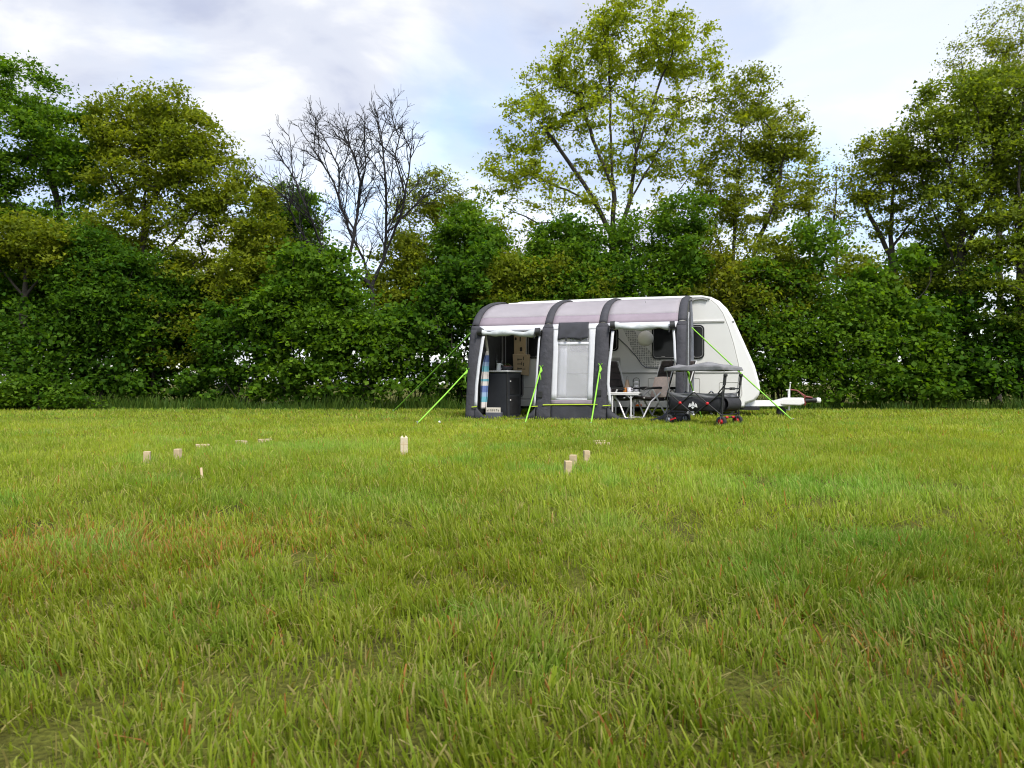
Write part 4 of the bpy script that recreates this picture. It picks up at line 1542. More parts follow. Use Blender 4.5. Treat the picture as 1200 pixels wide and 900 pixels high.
    # mesh pockets low on the beams
    for x, y in ((633.5, 462), (702.5, 460)):
        a, z = F(x, y)
        q = MB()
        q.box((a, prof_b(z) - 0.065, z), (0.10, 0.02, 0.13))
        pk = q.build('beam_pocket', 'black_plastic', t, bevel=0.008)
    # sides
    q = MB()

    def left(u, v):
        z = 2.42 * v
        b0 = prof_b(z)
        return (AW_L + 0.015, b0 + (CB - b0) * u, z + 0.14 * u * v)
    q.grid(left, 10, 18)
    q.build('side_wall', 'curtain_dark', t, solid=0.004)

    def rside(u0, u1, z0, z1, name, m, aoff=0.0):
        q = MB()

        def fn(u, v):
            z = z0 + (z1 - z0) * v
            b0 = prof_b(z) + 0.02
            return (-0.012 + aoff, b0 + (CB - 0.03 - b0) * (u0 + (u1 - u0) * u), z)
        q.grid(fn, 5, 14)
        q.build(name, m, t, solid=0.004)
    rside(0, 0.36, 0.0, 2.05, 'side_wall', 'charcoal_fabric')
    rside(0.36, 0.46, 0.0, 2.2, 'side_trim', 'white_fabric')
    rside(0.46, 0.78, 0.0, 2.25, 'side_wall', 'charcoal_fabric')
    q = MB()
    q.tube([(-0.02, CB - 0.10, 0.0), (-0.02, CB - 0.10, 1.0), (-0.03, CB - 0.09, 2.0), (-0.03, CB - 0.10, 2.52)], [0.065, 0.065, 0.06, 0.03], 10)
    q.build('rear_pad', 'pad_grey', t)
    q = MB()
    loop = [P(x, y, CB - 0.05) for x, y in ((810.5, 352), (809.2, 362), (809.5, 375), (811, 386))]
    q.tube([(a, CB - 0.06, z) for a, z in loop], 0.016, 6)
    q.build('side_seam', 'charcoal_fabric', t)

    # guy ropes: lime webbing from beam to peg
    def W2C(p):
        d = np.array(p[:2]) - O
        return (float(d @ AD), float(d @ BD), float(p[2]) if len(p) > 2 else 0.0)

    def rope(top, peg, loop=True):
        q = MB()
        q.tube([top, tuple((np.array(top) * 0.5 + np.array(peg) * 0.5) + np.array([0, 0, -0.012])), peg], 0.0140, 6)
        ro = q.build('guy_rope', 'lime_webbing', t)
        d = np.array(peg) - np.array(top)
        d = d / np.linalg.norm(d)
        if loop:
            q = MB()
            p0 = np.array(top) + d * 0.02
            p1 = p0 + d * 0.22 + np.array([0.012, -0.02, 0])
            q.tube([tuple(p0), tuple(p0 + d * 0.1 + np.array([0.02, -0.02, -0.01])), tuple(p1)], [0.02, 0.03, 0.012], 6)
            q.tube([tuple(p0 + d * 0.12), tuple(p0 + d * 0.16 + np.array([0.02, 0, -0.16]))], [0.012, 0.005], 6)
            q.tube([tuple(np.array(top) + np.array([-0.03, -0.01, 0.05])), top, tuple(np.array(top) + np.array([0.04, -0.01, 0.05]))], 0.01, 5)
            q.build('slack_loop', 'lime_webbing', ro)
        q = MB()
        q.tube([(peg[0], peg[1], 0.05), (peg[0] + 0.02, peg[1], -0.1)], 0.008, 6)
        q.tube([(peg[0] - 0.02, peg[1], 0.05), (peg[0] + 0.02, peg[1], 0.055)], 0.008, 6)
        q.build('peg', 'steel_grey', ro)

    def top_at(x, y):
        a, z = F(x, y)
        return (a, prof_b(z) - 0.06, z)
    g = lambda x, y: W2C((*ground(x, y)[:2], 0.02))
    rope((AW_L, prof_b(1.78), 1.78), g(461, 483), False)
    rope((AW_L, prof_b(1.0) - 0.02, 1.0), g(489, 497.5))
    rope(top_at(635, 431), g(615, 498.5))
    rope(top_at(704, 429), g(692.5, 499))
    a5, z5 = P(812.5, 384, 2.2)
    rope((0.0, 2.2, z5), g(929, 494), False)
    rope((0.0, 0.3, 1.0), (P(822, 468, 1.6)[0], 1.6, 0.03), True)


awning()

# ------------------------------------------------------------------ things in and around the awning
def place(o, x, y, b, z=0.0, extra=0.0):
    """put a locally built thing at a pixel column x on the plane b, at height z"""
    a, _ = P(x, y, b)
    o.location = W(a, b, z)
    o.rotation_euler = (0, 0, -THETA + extra)
    return o


def kitchen():
    t = thing('camping_cupboard', 'dark folding kitchen cupboard with white worktop inside the left awning doorway', 'cupboard')
    w, d, h = 0.54, 0.46, 0.98
    q = MB()
    q.box((0, 0, h / 2), (w, d, h - 0.02))
    q.build('cupboard_body', 'cabinet_dark', t, bevel=0.012)
    q = MB()
    q.box((0, 0, h + 0.012), (w + 0.05, d + 0.05, 0.035))
    q.build('worktop', 'table_white', t, bevel=0.008)
    q = MB()
    q.box((0, -d / 2 - 0.008, h / 2), (w - 0.05, 0.014, h - 0.1))
    q.build('front_cloth', 'cabinet_dark', t, bevel=0.004)
    for sx in (-1, 1):
        for sy in (-1, 1):
            q = MB()
            q.tube([(sx * w / 2, sy * d / 2, 0), (sx * w / 2, sy * d / 2, h)], 0.013, 8)
            q.build('post', 'black_plastic', t)
    for z0, z1 in ((0.08, 0.46), (0.5, 0.86)):
        q = MB()
        q.box((w / 2 + 0.004, 0.02, (z0 + z1) / 2), (0.012, d * 0.72, z1 - z0))
        dr = q.build('side_pocket', 'dark_interior', t, bevel=0.004)
        q = MB()
        q.box((w / 2 + 0.014, -d * 0.3, z1 - 0.08), (0.012, 0.03, 0.03))
        q.build('pocket_button', 'white_metal', dr)
    place(t, 590.5, 470, 1.0, 0, R(-20))
    zt = h + 0.03
    c = Vector(t.location)
    m = Euler((0, 0, t.rotation_euler.z)).to_matrix()

    def on_top(o, x, y):
        o.location = c + m @ Vector((x, y, zt))
    q = MB()
    q.lathe([(0, 0), (0.035, 0.001), (0.036, 0.2), (0.03, 0.24), (0.014, 0.28), (0.014, 0.35), (0, 0.352)], n=16)
    o = q.build('bottle', 'bottle_dark', None)
    tag(o, 'tall dark wine bottle on the kitchen cupboard', 'bottle')
    on_top(o, -0.20, 0.0)
    q = MB()
    q.lathe([(0, 0), (0.03, 0.001), (0.032, 0.16), (0.016, 0.21), (0.016, 0.27), (0, 0.272)], n=14)
    o = q.build('bottle', 'bottle_dark', None)
    tag(o, 'shorter slim dark bottle behind the glass jug on the kitchen cupboard', 'bottle')
    on_top(o, -0.13, 0.08)
    t2 = thing('jug', 'clear glass jug on the kitchen cupboard beside the dark bottles', 'jug')
    q = MB()
    q.lathe([(0, 0), (0.05, 0.001), (0.056, 0.06), (0.048, 0.13), (0.055, 0.16), (0.05, 0.155), (0.043, 0.13), (0.05, 0.06), (0.044, 0.01), (0, 0.01)], n=18)
    q.build('jug_body', 'glass_clear', t2)
    q = MB()
    q.tube([(0.05, 0, 0.13), (0.09, 0, 0.12), (0.09, 0, 0.06), (0.054, 0, 0.04)], 0.006, 6)
    q.build('handle', 'glass_clear', t2)
    on_top(t2, -0.06, -0.1)
    t3 = thing('fruit_bowl', 'wide dark bowl of green herbs and red fruit on the kitchen cupboard', 'bowl')
    q = MB()
    q.lathe([(0, 0), (0.06, 0.001), (0.11, 0.04), (0.135, 0.09), (0.128, 0.09), (0.1, 0.045), (0.05, 0.012), (0, 0.012)], n=20)
    q.build('bowl', 'cabinet_dark', t3)
    rr = random.Random(3)
    for k in range(6):
        q = MB()
        x, y = rr.uniform(-0.06, 0.07), rr.uniform(-0.08, 0.03)
        q.lathe([(0, -0.03), (0.02, -0.024), (0.03, 0), (0.022, 0.022), (0, 0.026)], (x, y, 0.075), 10)
        q.build('fruit', 'red_fruit', t3)
    q = MB()
    for k in range(40):
        x, y = rr.uniform(-0.1, 0.1), rr.uniform(-0.06, 0.1)
        a = rr.uniform(0, 6.28)
        zz = 0.08 + rr.uniform(0, 0.07)
        dx, dy = math.cos(a) * 0.03, math.sin(a) * 0.03
        q.add([(x, y, zz - 0.02), (x + dx - dy * 0.5, y + dy + dx * 0.5, zz), (x + 2 * dx, y + 2 * dy, zz + 0.012), (x + dx + dy * 0.5, y + dy - dx * 0.5, zz)], [(0, 1, 2, 3)])
    q.build('herbs', 'herb_green', t3)
    on_top(t3, 0.10, -0.02)


kitchen()


def sign_crate():
    t = thing('lettered_crate', 'small cream lettered crate sign on a dark base below the kitchen cupboard', 'sign')
    q = MB()
    q.box((0, 0, 0.07), (0.33, 0.16, 0.12))
    q.build('crate_base', 'slate_paint', t, bevel=0.01)
    q = MB()
    q.box((0, -0.06, 0.175), (0.32, 0.02, 0.11))
    pl = q.build('name_board', 'cream_board', t, bevel=0.004)
    rr = random.Random(8)
    q = MB()
    for k in range(7):
        x = -0.125 + k * 0.041
        q.box((x - 0.008, -0.072, 0.175), (0.006, 0.005, 0.05))
        if k % 3 != 1:
            q.box((x + 0.006, -0.072, 0.165 + 0.02 * (k % 2)), (0.006, 0.005, 0.03))
        q.box((x, -0.073, 0.165 + 0.014 * (k % 3)), (0.018, 0.004, 0.006))
    q.build('lettering', 'ink', pl)
    place(t, 579, 485, 0.42, 0, 0)


sign_crate()


def towel():
    px_l = [(571.0, 411.5), (566.5, 425), (564, 445), (563.5, 465), (563.5, 479)]
    px_r = [(572.5, 411.5), (573, 425), (572.5, 445), (571.5, 465), (570.5, 479)]
    b = 0.62
    A = [P(x, y, b) for x, y in px_l]
    B_ = [P(x, y, b) for x, y in px_r]
    q = MB()

    def fn(u, v):
        i = min(int(v * 4), 3)
        f = v * 4 - i
        a0 = A[i][0] * (1 - f) + A[i + 1][0] * f
        a1 = B_[i][0] * (1 - f) + B_[i + 1][0] * f
        z = A[i][1] * (1 - f) + A[i + 1][1] * f
        return (a0 + (a1 - a0) * u, b + 0.03 * math.sin(9 * u + 2 * v) - 0.05 * (1 - u), z)
    q.grid(fn, 10, 24)
    o = q.build('striped_towel', 'striped_cotton', None, solid=0.012)
    tag(o, 'blue, teal and white striped towel hanging in the left awning doorway', 'towel')
    a, z = A[2]
    camp_single(o, a, b, A[-1][1])
    q = MB()
    p0, p1 = P(568.5, 392, b), P(571.5, 413, b)
    q.grid(lambda u, v: (p1[0] + (p0[0] - p1[0]) * v + (u - 0.5) * 0.06, b, p1[1] + (p0[1] - p1[1]) * v), 2, 6)
    s_ = q.build('hanging_strap', 'cream_board', None, solid=0.006)
    s_.data.transform(Matrix.Translation((-a, -b, -A[-1][1])))
    s_.parent = o


towel()


def kraft():
    b = 2.33
    a0, z1 = P(602.5, 390.5, b)
    a1, z0 = P(616, 417, b)
    t = camp_thing('kraft_board', 'long tan kraft board with dark prints hanging beside the caravan door', 'board', (a0 + a1) / 2, b, z0)
    q = MB()
    q.box(((a0 + a1) / 2, b, (z0 + z1) / 2), (a1 - a0, 0.02, z1 - z0))
    o = q.build('board', 'kraft', t, bevel=0.003)
    q = MB()
    for x, y, w, h in ((604.5, 397, 0.05, 0.07), (609.8, 397.5, 0.03, 0.11), (610.8, 409.5, 0.06, 0.11)):
        a, z = P(x, y, b)
        q.prism(rrect(a - w / 2, a + w / 2, z - h / 2, z + h / 2, w * 0.45, 4), b - 0.014, b - 0.008)
    q.build('print', 'ink', t)
    b = 2.25
    cs = [P(x, y, b) for x, y in ((601.3, 415), (621, 415.5), (619.3, 440.5), (602.3, 437))]
    ca, cz = sum(c[0] for c in cs) / 4, min(c[1] for c in cs)
    t = camp_thing('kraft_bag', 'wide tan kraft bag with dark letters on its side, hanging below the kraft board', 'bag', ca, b, cz)
    q = MB()
    q.prism(cs, b - 0.04, b + 0.04)
    bag = q.build('bag', 'kraft', t, bevel=0.01)
    q = MB()
    for x, y, w, h in ((609, 421, 6, .9), (609, 426.5, 6, .9), (609, 432, 6, .9), (607, 421.5, .8, 3), (611.5, 426, .8, 4), (607, 432, .8, 3.5), (613.5, 420, .8, 4), (614, 432.5, 3.5, .8), (613.5, 427, .8, 4)):
        A, Z = P(x, y, b - 0.042)
        q.box((A, b - 0.043, Z), (w / 51.0, 0.006, h / 51.0))
    q.build('lettering', 'ink', bag)
    q = MB()
    m_ = [P(x, y, b) for x, y in ((606, 416), (608, 412), (613, 412), (615, 416))]
    q.tube([(a, b, z) for a, z in m_], 0.008, 6)
    q.build('bag_handle', 'kraft', t)


kraft()


def lantern():
    t = thing('paper_lantern', 'round white paper lantern hanging in the right awning doorway', 'lantern')
    r_ = 0.168
    prof = []
    for i in range(33):
        an = math.pi * (0.06 + 0.88 * i / 32)
        rad = r_ * (1 - 0.018 * (i % 2))
        prof.append((rad * math.sin(an), -rad * math.cos(an) * 0.95))
    q = MB()
    q.lathe(prof, n=28)
    sh = q.build('lamp_shade', 'paper_lantern', t)
    q = MB()
    q.lathe([(0.034, 0.158), (0.036, 0.166), (0.03, 0.17)], n=14)
    q.build('ring', 'aluminium', sh)
    a, z = P(756.5, 396.8, 1.25)
    q = MB()
    q.tube([(0, 0, 0.16), (0, 0, 2.44 - z)], 0.004, 5)
    q.build('cord', 'grey_trim', t)
    t.location = W(a, 1.25, z)
    t.rotation_euler = (0, 0, -THETA)


lantern()


def table():
    t = thing('camping_table', 'low white folding camping table with tube legs in the right doorway', 'table')
    b = 0.95
    a0, z = P(709.5, 459.4, b)
    a1, _ = P(751, 459.4, b)
    L, d = a1 - a0, 0.5
    q = MB()
    q.box((0, 0, z - 0.02), (L, d, 0.035))
    q.build('table_top', 'table_white', t, bevel=0.01)
    q = MB()
    for sy in (-1, 1):
        q.box((0, sy * (d / 2 - 0.01), z - 0.045), (L - 0.03, 0.018, 0.02))
    q.build('rail', 'aluminium', t)
    zz = z - 0.04
    xl, xr = P(719.5, 460, b)[0] - (a0 + a1) / 2, P(741, 460, b)[0] - (a0 + a1) / 2
    for sy in (-1, 1):
        y = sy * (d / 2 - 0.03)
        q = MB()
        q.tube([(xl, y, zz), (xl, y, 0.02), (xl, y, 0)], 0.018, 8)
        q.build('leg', 'aluminium', t)
        q = MB()
        q.tube([(xr, y, zz), (xr, y, 0.0)], 0.018, 8)
        lg = q.build('leg', 'aluminium', t)
        q = MB()
        q.tube([(xr - 0.10, y, zz), (xr, y, zz - 0.10), (xr + 0.08, y, zz)], 0.009, 6)
        q.build('brace', 'aluminium', lg)
    q = MB()
    q.tube([(xl, -d / 2 + 0.03, 0.07), (xl, d / 2 - 0.03, 0.07)], 0.013, 8)
    q.tube([(xr, -d / 2 + 0.03, 0.07), (xr, d / 2 - 0.03, 0.07)], 0.013, 8)
    q.build('stretcher', 'aluminium', t)
    t.location = W((a0 + a1) / 2, b)
    t.rotation_euler = (0, 0, -THETA)
    z = z - 0.002

    def mug(lab, x, dy, hs):
        m = thing('mug', lab, 'mug', W(P(x, 455, b + dy)[0], b + dy, z), -THETA, 'white mugs on the camping table')
        q = MB()
        q.lathe([(0, 0), (0.036, 0.001), (0.042, 0.02), (0.043, 0.1), (0.038, 0.1), (0.036, 0.02), (0, 0.012)], n=18)
        q.build('cup', 'ceramic', m)
        q = MB()
        q.tube([(hs * 0.04, 0, 0.085), (hs * 0.072, 0, 0.078), (hs * 0.078, 0, 0.045), (hs * 0.042, 0, 0.022)], 0.007, 6)
        q.build('handle', 'ceramic', m)
    mug('white mug at the end of the table by the awning post', 714, 0.0, -1)
    mug('white mug between the amber jar and the tiered stand', 737.3, -0.08, 1)
    q = MB()
    q.lathe([(0, 0), (0.034, 0.001), (0.037, 0.01), (0.037, 0.065), (0.03, 0.08), (0.03, 0.09), (0, 0.092)], n=16)
    o = q.build('jar', 'amber', None)
    tag(o, 'small amber jar on the camping table between mug and carafe', 'jar')
    o.location = W(P(732.6, 455, b - 0.05)[0], b - 0.05, z)
    t2 = thing('carafe', 'tan cone shaped carafe with wire loop on the camping table', 'carafe', W(P(735, 455, b + 0.1)[0], b + 0.1, z), -THETA)
    q = MB()
    q.lathe([(0, 0), (0.078, 0.001), (0.08, 0.015), (0.03, 0.235), (0.033, 0.255), (0, 0.256)], n=20)
    q.build('carafe_body', 'carafe_tan', t2)
    q = MB()
    q.tube([(-0.02, 0, 0.25), (-0.018, 0, 0.31), (0, 0, 0.335), (0.018, 0, 0.31), (0.02, 0, 0.25)], 0.005, 6)
    q.build('wire_loop', 'grey_trim', t2)
    t3 = thing('tiered_stand', 'three tier wire stand with bowls on the camping table', 'stand', W(P(745.7, 455, b + 0.02)[0], b + 0.02, z), -THETA)
    q = MB()
    for sx in (-1, 1):
        for sy in (-1, 1):
            q.tube([(sx * 0.062, sy * 0.05, 0), (sx * 0.062, sy * 0.05, 0.25)], 0.005, 6)
    q.tube([(-0.062, 0, 0.25), (-0.045, 0, 0.285), (0, 0, 0.295), (0.045, 0, 0.285), (0.062, 0, 0.25)], 0.006, 6)
    q.build('wire_frame', 'black_plastic', t3)
    for k in range(3):
        q = MB()
        q.box((0, 0, 0.02 + k * 0.085), (0.125, 0.11, 0.008))
        tr = q.build('tray', 'aluminium', t3)
        q = MB()
        q.lathe([(0, 0), (0.03, 0.001), (0.05, 0.03), (0.045, 0.03), (0.025, 0.008), (0, 0.008)], (0, 0, 0.026 + k * 0.085), 14)
        q.build('dish', 'ceramic', tr)


table()


def make_chair(label):
    t = thing('camping_chair', label, 'chair', group='high back camping chairs round the table')
    q = MB()
    q.grid(lambda u, v: (-0.24 + 0.5 * u, -0.25 + 0.5 * v, 0.40 + 0.05 * u - 0.03 * math.sin(math.pi * v) * math.sin(math.pi * u)), 8, 8)
    q.build('seat', 'chair_fabric', t, solid=0.045)

    def back(u, v):
        x = -0.24 - 0.24 * v - 0.02 * math.sin(math.pi * v)
        hw = 0.25 - 0.05 * max(0, v - 0.7) / 0.3
        return (x + 0.02 * math.sin(math.pi * u), -hw + 2 * hw * u, 0.42 + 0.78 * v)
    q = MB()
    q.grid(back, 8, 14)
    bk = q.build('backrest', 'chair_fabric', t, solid=0.06)
    q = MB()
    q.box((-0.445, 0, 1.13), (0.09, 0.30, 0.14), (0, R(-17), 0))
    q.build('headrest', 'chair_fabric', bk, bevel=0.03, seg=3)
    for k in range(4):
        q = MB()
        v = 0.15 + 0.18 * k
        q.tube([(-0.24 - 0.24 * v + 0.03, -0.22, 0.42 + 0.78 * v), (-0.24 - 0.24 * v + 0.035, 0.22, 0.42 + 0.78 * v)], 0.008, 6)
        q.build('padding_seam', 'black_plastic', bk)
    for s_ in (-1, 1):
        y = s_ * 0.285
        q = MB()
        q.tube([(-0.34, y, 0.62), (-0.1, y, 0.645), (0.2, y, 0.63), (0.26, y, 0.6)], [0.018, 0.024, 0.024, 0.016], 8)
        q.build('armrest', 'black_plastic', t)
        q = MB()
        q.tube([(-0.30, y, 0.0), (-0.06, y, 0.40), (0.06, y, 0.62)], 0.018, 8)
        q.build('leg', 'aluminium', t)
        q = MB()
        q.tube([(0.30, y, 0.0), (0.10, y, 0.36), (-0.22, y, 0.62)], 0.018, 8)
        q.build('leg', 'aluminium', t)
        q = MB()
        q.tube([(-0.22, y, 0.42), (-0.47, y, 1.2)], 0.013, 8)
        q.build('back_tube', 'aluminium', t)
    for x, z in ((-0.28, 0.04), (0.28, 0.04), (0.24, 0.44), (-0.47, 1.2)):
        q = MB()
        q.tube([(x, -0.285, z), (x, 0.285, z)], 0.012, 8)
        q.build('crossbar', 'aluminium', t)
    return t


def chairs():
    c = make_chair('brown high back camping chair with its back beside the awning post by the mug')
    a = P(717, 450, 1.25)[0]
    c.location = W(a + 0.30, 1.1)
    c.rotation_euler = (0, 0, -THETA - R(36))
    c2 = copy_tree(c)
    c2['label'] = 'brown high back camping chair carrying the pink cushion'
    a = P(781, 450, 1.3)[0]
    c2.location = W(a - 0.36, 1.15)
    c2.rotation_euler = (0, 0, -THETA + math.pi + R(36))
    c3 = copy_tree(c)
    c3['label'] = 'camping chair half hidden behind the folding wagon at the awning corner'
    a = P(797, 450, 1.7)[0]
    c3.location = W(a - 0.22, 1.72)
    c3.rotation_euler = (0, 0, -THETA + math.pi + R(30))
    # cushion leaning on the second chair's back
    q = MB()

    def cush(u, v, s_):
        e = (math.sin(math.pi * u) * math.sin(math.pi * v)) ** 0.45
        pinch = 1 - 0.10 * (math.sin(math.pi * u) + math.sin(math.pi * v)) * 0.5
        x, y = (u - 0.5) * 0.42 / pinch, (v - 0.5) * 0.42 / pinch
        return (s_ * 0.065 * e, x, y + 0.22)
    q.grid(lambda u, v: cush(u, v, 1), 12, 12)
    q.grid(lambda u, v: cush(u, v, -1), 12, 12)
    o = q.build('cushion', 'cushion_pink', None)
    tag(o, 'pink square cushion leaning on the camping chair beside the wagon', 'cushion')
    a, _ = P(771, 450, 1.02)
    o.location = W(a, 1.06, 0.45)
    o.rotation_euler = (0, R(17), -THETA + R(52))


chairs()


def wagon():
    t = thing('folding_wagon', 'black folding wagon with grey canopy and red wheel hubs at the awning corner', 'wagon')
    HL, HW, Z0, Z1 = 0.51, 0.26, 0.25, 0.57

    def wall(p, q_, name, m, z0, z1, bul, sag=0.0):
        b = MB()
        nx, ny = -(q_[1] - p[1]), (q_[0] - p[0])
        ln = math.hypot(nx, ny)
        nx, ny = nx / ln, ny / ln

        def fn(u, v):
            k = -bul * math.sin(math.pi * v) * (0.6 + 0.4 * math.sin(math.pi * u)) + 0.008 * math.sin(14 * u + 6 * v)
            z = z0 + (z1 - z0) * v - sag * math.sin(math.pi * u) * v
            return (p[0] + (q_[0] - p[0]) * u + nx * k, p[1] + (q_[1] - p[1]) * u + ny * k, z)
        b.grid(fn, 14, 7)
        return b.build(name, m, t, solid=0.008)
    for p, q_ in (((-HL, -HW), (HL, -HW)), ((HL, -HW), (HL, HW)), ((HL, HW), (-HL, HW)), ((-HL, HW), (-HL, -HW))):
        wall(p, q_, 'tub_wall', 'wagon_black', Z0, Z1 - 0.08, 0.03)
        wall(p, q_, 'tub_rim', 'canopy_grey', Z1 - 0.09, Z1, -0.004, 0.02)
    q = MB()
    q.box((0, 0, Z0 + 0.012), (2 * HL, 2 * HW, 0.03))
    q.build('tub_floor', 'wagon_black', t)
    q = MB()
    q.grid(lambda u, v: (HL + 0.03 + 0.07 * math.sin(math.pi * v) ** 0.6, -HW * 0.9 + 1.8 * HW * u, 0.27 + 0.22 * v), 8, 8)
    q.build('end_pocket', 'wagon_black', t, solid=0.01)
    for s_ in (-1, 1):
        y = s_ * (HW + 0.035)
        fr = MB()
        for x0, x1 in ((-HL - 0.02, 0.0), (0.0, HL + 0.02)):
            fr.tube([(x0, y, 0.19), (x1, y, 0.585)], 0.011, 7)
            fr.tube([(x0, y + s_ * 0.015, 0.585), (x1, y + s_ * 0.015, 0.19)], 0.011, 7)
        fr.tube([(-HL - 0.02, y, 0.13), (-HL - 0.02, y, 0.60)], 0.012, 7)
        fr.tube([(HL + 0.02, y, 0.13), (HL + 0.02, y, 0.60)], 0.012, 7)
        f = fr.build('cross_frame', 'black_plastic', t)
        for x in (-HL / 2 - 0.01, HL / 2 + 0.01):
            q = MB()
            q.lathe([(0, -0.02), (0.024, -0.018), (0.027, 0), (0.022, 0.018), (0, 0.02)], (x, y + s_ * 0.02, 0.388), 12, 'y')
            q.build('hinge_knob', 'red_plastic', f)
        for x in (0.0,):
            for z in (0.19, 0.585):
                q = MB()
                q.lathe([(0, -0.02), (0.015, -0.018), (0.015, 0.018), (0, 0.02)], (x, y + s_ * 0.01, z), 10, 'y')
                q.build('rivet', 'aluminium', f)
    q = MB()
    for x in (-HL, HL):
        q.tube([(x, -HW, 0.15), (x, HW, 0.15)], 0.012, 7)
        q.tube([(x, -HW, 0.20), (x, HW, 0.20)], 0.012, 7)
    q.build('axle', 'black_plastic', t)
    q = MB()
    for y in (-0.1, 0.12):
        q.lathe([(0, -0.03), (0.022, -0.03), (0.022, 0.03), (0, 0.03)], (HL, y, 0.15), 10, 'y')
    q.build('brake_clamp', 'red_plastic', t)
    for x in (-HL, HL):
        for y in (-HW - 0.03, HW + 0.03):
            w = MB()
            w.lathe([(0.048, -0.025), (0.072, -0.03), (0.088, -0.02), (0.088, 0.02), (0.072, 0.03), (0.048, 0.025), (0.048, -0.025)], (x, y, 0.088), 22, 'y')
            wo = w.build('wheel', 'rubber', t)
            h = MB()
            h.lathe([(0, -0.034), (0.016, -0.034), (0.02, -0.02), (0.05, -0.022), (0.05, 0.022), (0.02, 0.02), (0.016, 0.034), (0, 0.034)], (x, y, 0.088), 18, 'y')
            h.build('hub', 'red_plastic' if x > 0 else 'steel_grey', wo)
            fk = MB()
            fk.tube([(x, y - 0.04, 0.078), (x, y - 0.035, 0.165), (x, y + 0.035, 0.165), (x, y + 0.04, 0.078)], 0.008, 6)
            fk.build('fork', 'black_plastic', wo)
    q = MB()
    q.box((-HL + 0.10, -HW - 0.05, 0.10), (0.11, 0.03, 0.025), (0, R(-20), 0))
    q.build('brake_pedal', 'red_plastic', t)
    # push bars
    for s_ in (-1, 1):
        y = s_ * (HW + 0.02)
        q = MB()
        q.tube([(HL - 0.02, y, 0.18), (HL + 0.03, y, 0.5), (HL + 0.07, y, 0.86)], 0.015, 8)
        pb = q.build('push_bar', 'black_plastic', t)
        q = MB()
        q.tube([(HL + 0.053, y, 0.70), (HL + 0.07, y, 0.86)], 0.024, 8)
        q.lathe([(0, -0.03), (0.032, -0.022), (0.036, 0), (0.028, 0.026), (0, 0.03)], (HL + 0.072, y, 0.87), 12)
        q.build('grip', 'rubber', pb)
    q = MB()
    q.tube([(HL + 0.045, -HW, 0.64), (HL + 0.045, HW, 0.64)], 0.013, 8)
    q.box((HL + 0.05, 0, 0.64), (0.04, 0.12, 0.045))
    q.build('push_crossbar', 'black_plastic', t)
    q = MB()
    q.tube([(HL + 0.04, -HW - 0.02, 0.68), (HL - 0.06, -HW - 0.03, 0.56), (HL + 0.02, -HW + 0.02, 0.50), (HL + 0.05, 0, 0.49), (HL + 0.05, HW, 0.50)], 0.013, 8)
    q.build('pull_handle', 'black_plastic', t)
    # canopy on its four poles
    for sx in (-1, 1):
        for sy in (-1, 1):
            q = MB()
            q.tube([(sx * HL, sy * HW, 0.55), (sx * (HL + 0.05), sy * (HW + 0.02), 0.97)], 0.006, 6)
            q.build('canopy_pole', 'grey_trim', t)
    CL, CW = 0.575, 0.32

    def top(u, v):
        x, y = -CL + 2 * CL * u, -CW + 2 * CW * v
        e = min(1.0, 6 * min(u, 1 - u)) * min(1.0, 4 * min(v, 1 - v))
        z = 1.008 + 0.038 * e + 0.020 * math.sin(11 * u + 3 * v) * e + 0.008 * math.sin(23 * u - 7 * v) + 0.05 * u * math.sin(math.pi * u)
        return (x, y, z)
    q = MB()
    q.grid(top, 26, 12)
    cn = q.build('canopy', 'canopy_grey', t, solid=0.008)
    q = MB()
    per = [(-1, -1), (1, -1), (1, 1), (-1, 1), (-1, -1)]

    def val(u, v):
        i = min(int(u * 4), 3)
        f = u * 4 - i
        x = CL * (per[i][0] * (1 - f) + per[i + 1][0] * f)
        y = CW * (per[i][1] * (1 - f) + per[i + 1][1] * f)
        uu, vv = (x + CL) / (2 * CL), (y + CW) / (2 * CW)
        zt = top(uu, vv)[2]
        k = 0.012 * math.sin(40 * u) * v
        return (x * (1 + 0.01 * v) + k, y * (1 + 0.02 * v) + k, zt + (0.948 + 0.006 * math.sin(29 * u) - zt) * v)
    q.grid(val, 80, 4)
    q.build('canopy_edge', 'canopy_grey', cn, solid=0.006)
    q = MB()
    for s_ in (-1, 1):
        q.tube([(-CL + 0.01, s_ * (CW - 0.02), 0.965), (CL - 0.01, s_ * (CW - 0.02), 0.96)], 0.009, 6)
    q.build('canopy_bar', 'black_plastic', cn)
    # white emblem on the side: three leaf-like peaks over a pointed tail
    yy = -HW - 0.05
    q = MB()
    polys = [[(-0.035, 0.33), (-0.022, 0.375), (0.0, 0.415), (0.022, 0.375), (0.035, 0.33), (0.0, 0.345)],
             [(-0.085, 0.315), (-0.075, 0.355), (-0.055, 0.385), (-0.043, 0.345), (-0.035, 0.32), (-0.06, 0.322)],
             [(0.085, 0.315), (0.06, 0.322), (0.035, 0.32), (0.043, 0.345), (0.055, 0.385), (0.075, 0.355)],
             [(-0.03, 0.318), (0.0, 0.332), (0.03, 0.318), (0.0, 0.285)]]
    for pl in polys:
        q.prism([(x - 0.02, z + 0.0) for x, z in pl], yy - 0.002, yy + 0.012)
    q.build('emblem', 'white_print', t)
    c = ground(823, 499.5)
    t.location = ((823.5 - 600) / FPX * 12.8, 12.8, 0)
    t.rotation_euler = (0, 0, R(-44))


wagon()

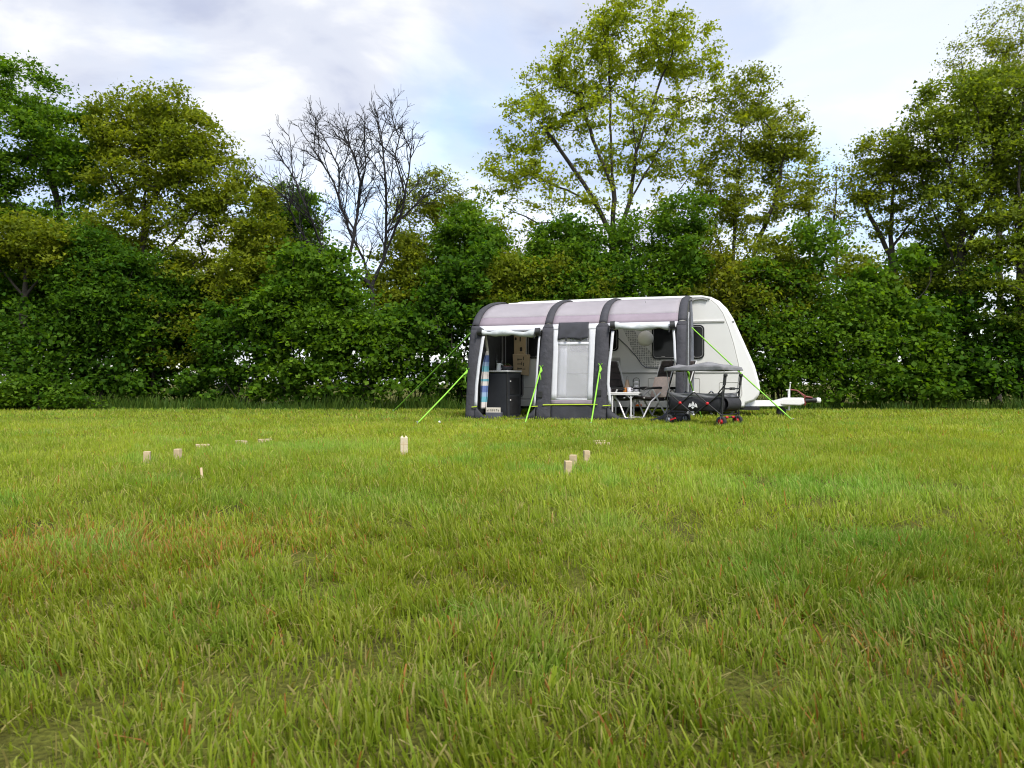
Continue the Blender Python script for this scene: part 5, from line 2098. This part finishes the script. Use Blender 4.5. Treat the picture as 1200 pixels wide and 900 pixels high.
# ------------------------------------------------------------------ the wooden throwing game on the grass
def game():
    KG = 'upright wooden blocks of the throwing game'

    def block(x, top, lying, rz, label, group, h=0.15, w=0.053):
        hh = w if lying else h - 0.025
        s = (top - 450) / (CAM_H - hh)
        D = FPX / s
        X = (x - 600) / FPX * D
        z = float(terrain(np.array([X]), np.array([D]))[0])
        q = MB()
        if lying:
            q.box((0, 0, w / 2), (h, w, w))
        else:
            q.box((0, 0, h / 2), (w, w, h))
        o = q.build('game_block', 'pale_wood', None, bevel=0.004)
        tag(o, label, 'block', group)
        o.location = (X, D, -0.025 if not lying else max(z, 0) + 0.014)
        o.rotation_euler = (R(random.Random(x).uniform(-3, 3)), 0, R(rz))
    block(172.5, 529, False, 14, 'upright wooden game block, outermost of the row left of the king', None)
    block(208.5, 526, False, -8, 'upright wooden game block between the outermost one and the fallen ones', None)
    LG = 'fallen wooden blocks of the row left of the king'
    for x, tp, rz, w_ in ((238, 522.5, 20, 'lying next to the upright blocks left of the king'), (282.5, 518.8, -30, 'lying middle of the three left of the king'),
                          (310.5, 516.2, 35, 'lying furthest from the upright blocks left of the king')):
        block(x, tp, True, rz, 'fallen wooden game block ' + w_, LG)
    block(665.5, 540, False, 12, 'upright wooden game block of the row in front of the awning, standing foremost', None)
    block(671.5, 533, False, -20, 'upright wooden game block close behind the foremost one in front of the awning', None)
    block(687.5, 528, False, 8, 'upright wooden game block standing alone before the two fallen ones near the awning', None)
    for x, tp, rz in ((702, 518.2, 25), (706.5, 521, -12)):
        block(x, tp, True, rz, 'fallen wooden game block, one of two lying together in front of the awning', 'fallen wooden blocks of the row in front of the awning')
    # the king with its notched crown
    t = thing('king_block', 'tall pale wooden king block with notched crown standing in the grass', 'block')
    w, h = 0.07, 0.26
    q = MB()
    q.box((0, 0, h / 2), (w, w, h))
    q.build('king_post', 'king_wood', t, bevel=0.004)
    q = MB()
    for sx in (-1, 1):
        for sy in (-1, 1):
            q.add([(sx * w / 2 * 0.98, sy * w / 2 * 0.98, h), (sx * 0.006, sy * w / 2 * 0.98, h), (sx * 0.006, sy * 0.006, h), (sx * w / 2 * 0.98, sy * 0.006, h),
                   (sx * w / 4, sy * w / 4, h + 0.022)], [(0, 1, 4), (1, 2, 4), (2, 3, 4), (3, 0, 4)])
    q.build('crown', 'king_wood', t)
    q = MB()
    q.box((0.0, 0, 0.2), (w + 0.003, w + 0.003, 0.006))
    q.box((-0.004, -w / 2 - 0.001, 0.12), (0.004, 0.003, 0.22))
    q.build('groove', 'kraft', t)
    D = FPX * (CAM_H - 0.22) / (510.5 - 450)
    t.location = ((473.5 - 600) / FPX * D, D, -0.06)
    t.rotation_euler = (0, 0, R(9))
    # throwing stick stuck in the grass, and a small white ball
    q = MB()
    q.tube([(0, 0, 0), (-0.025, 0.03, 0.115)], 0.010, 8)
    o = q.build('throwing_stick', 'kraft', None)
    tag(o, 'slim wooden throwing stick poking out of the grass by the fallen blocks', 'stick')
    g = ground(237.5, 562)
    o.location = (g[0], g[1], -0.03)
    q = MB()
    q.lathe([(0.024 * math.sin(math.pi * i / 10), -0.024 * math.cos(math.pi * i / 10)) for i in range(11)], (0, 0, 0.05), 12)
    o = q.build('ball', 'white_metal', None)
    tag(o, 'small white ball lying in the grass by the pegged guy rope', 'ball')
    g = ground(515, 498)
    o.location = (g[0], g[1], 0)


game()
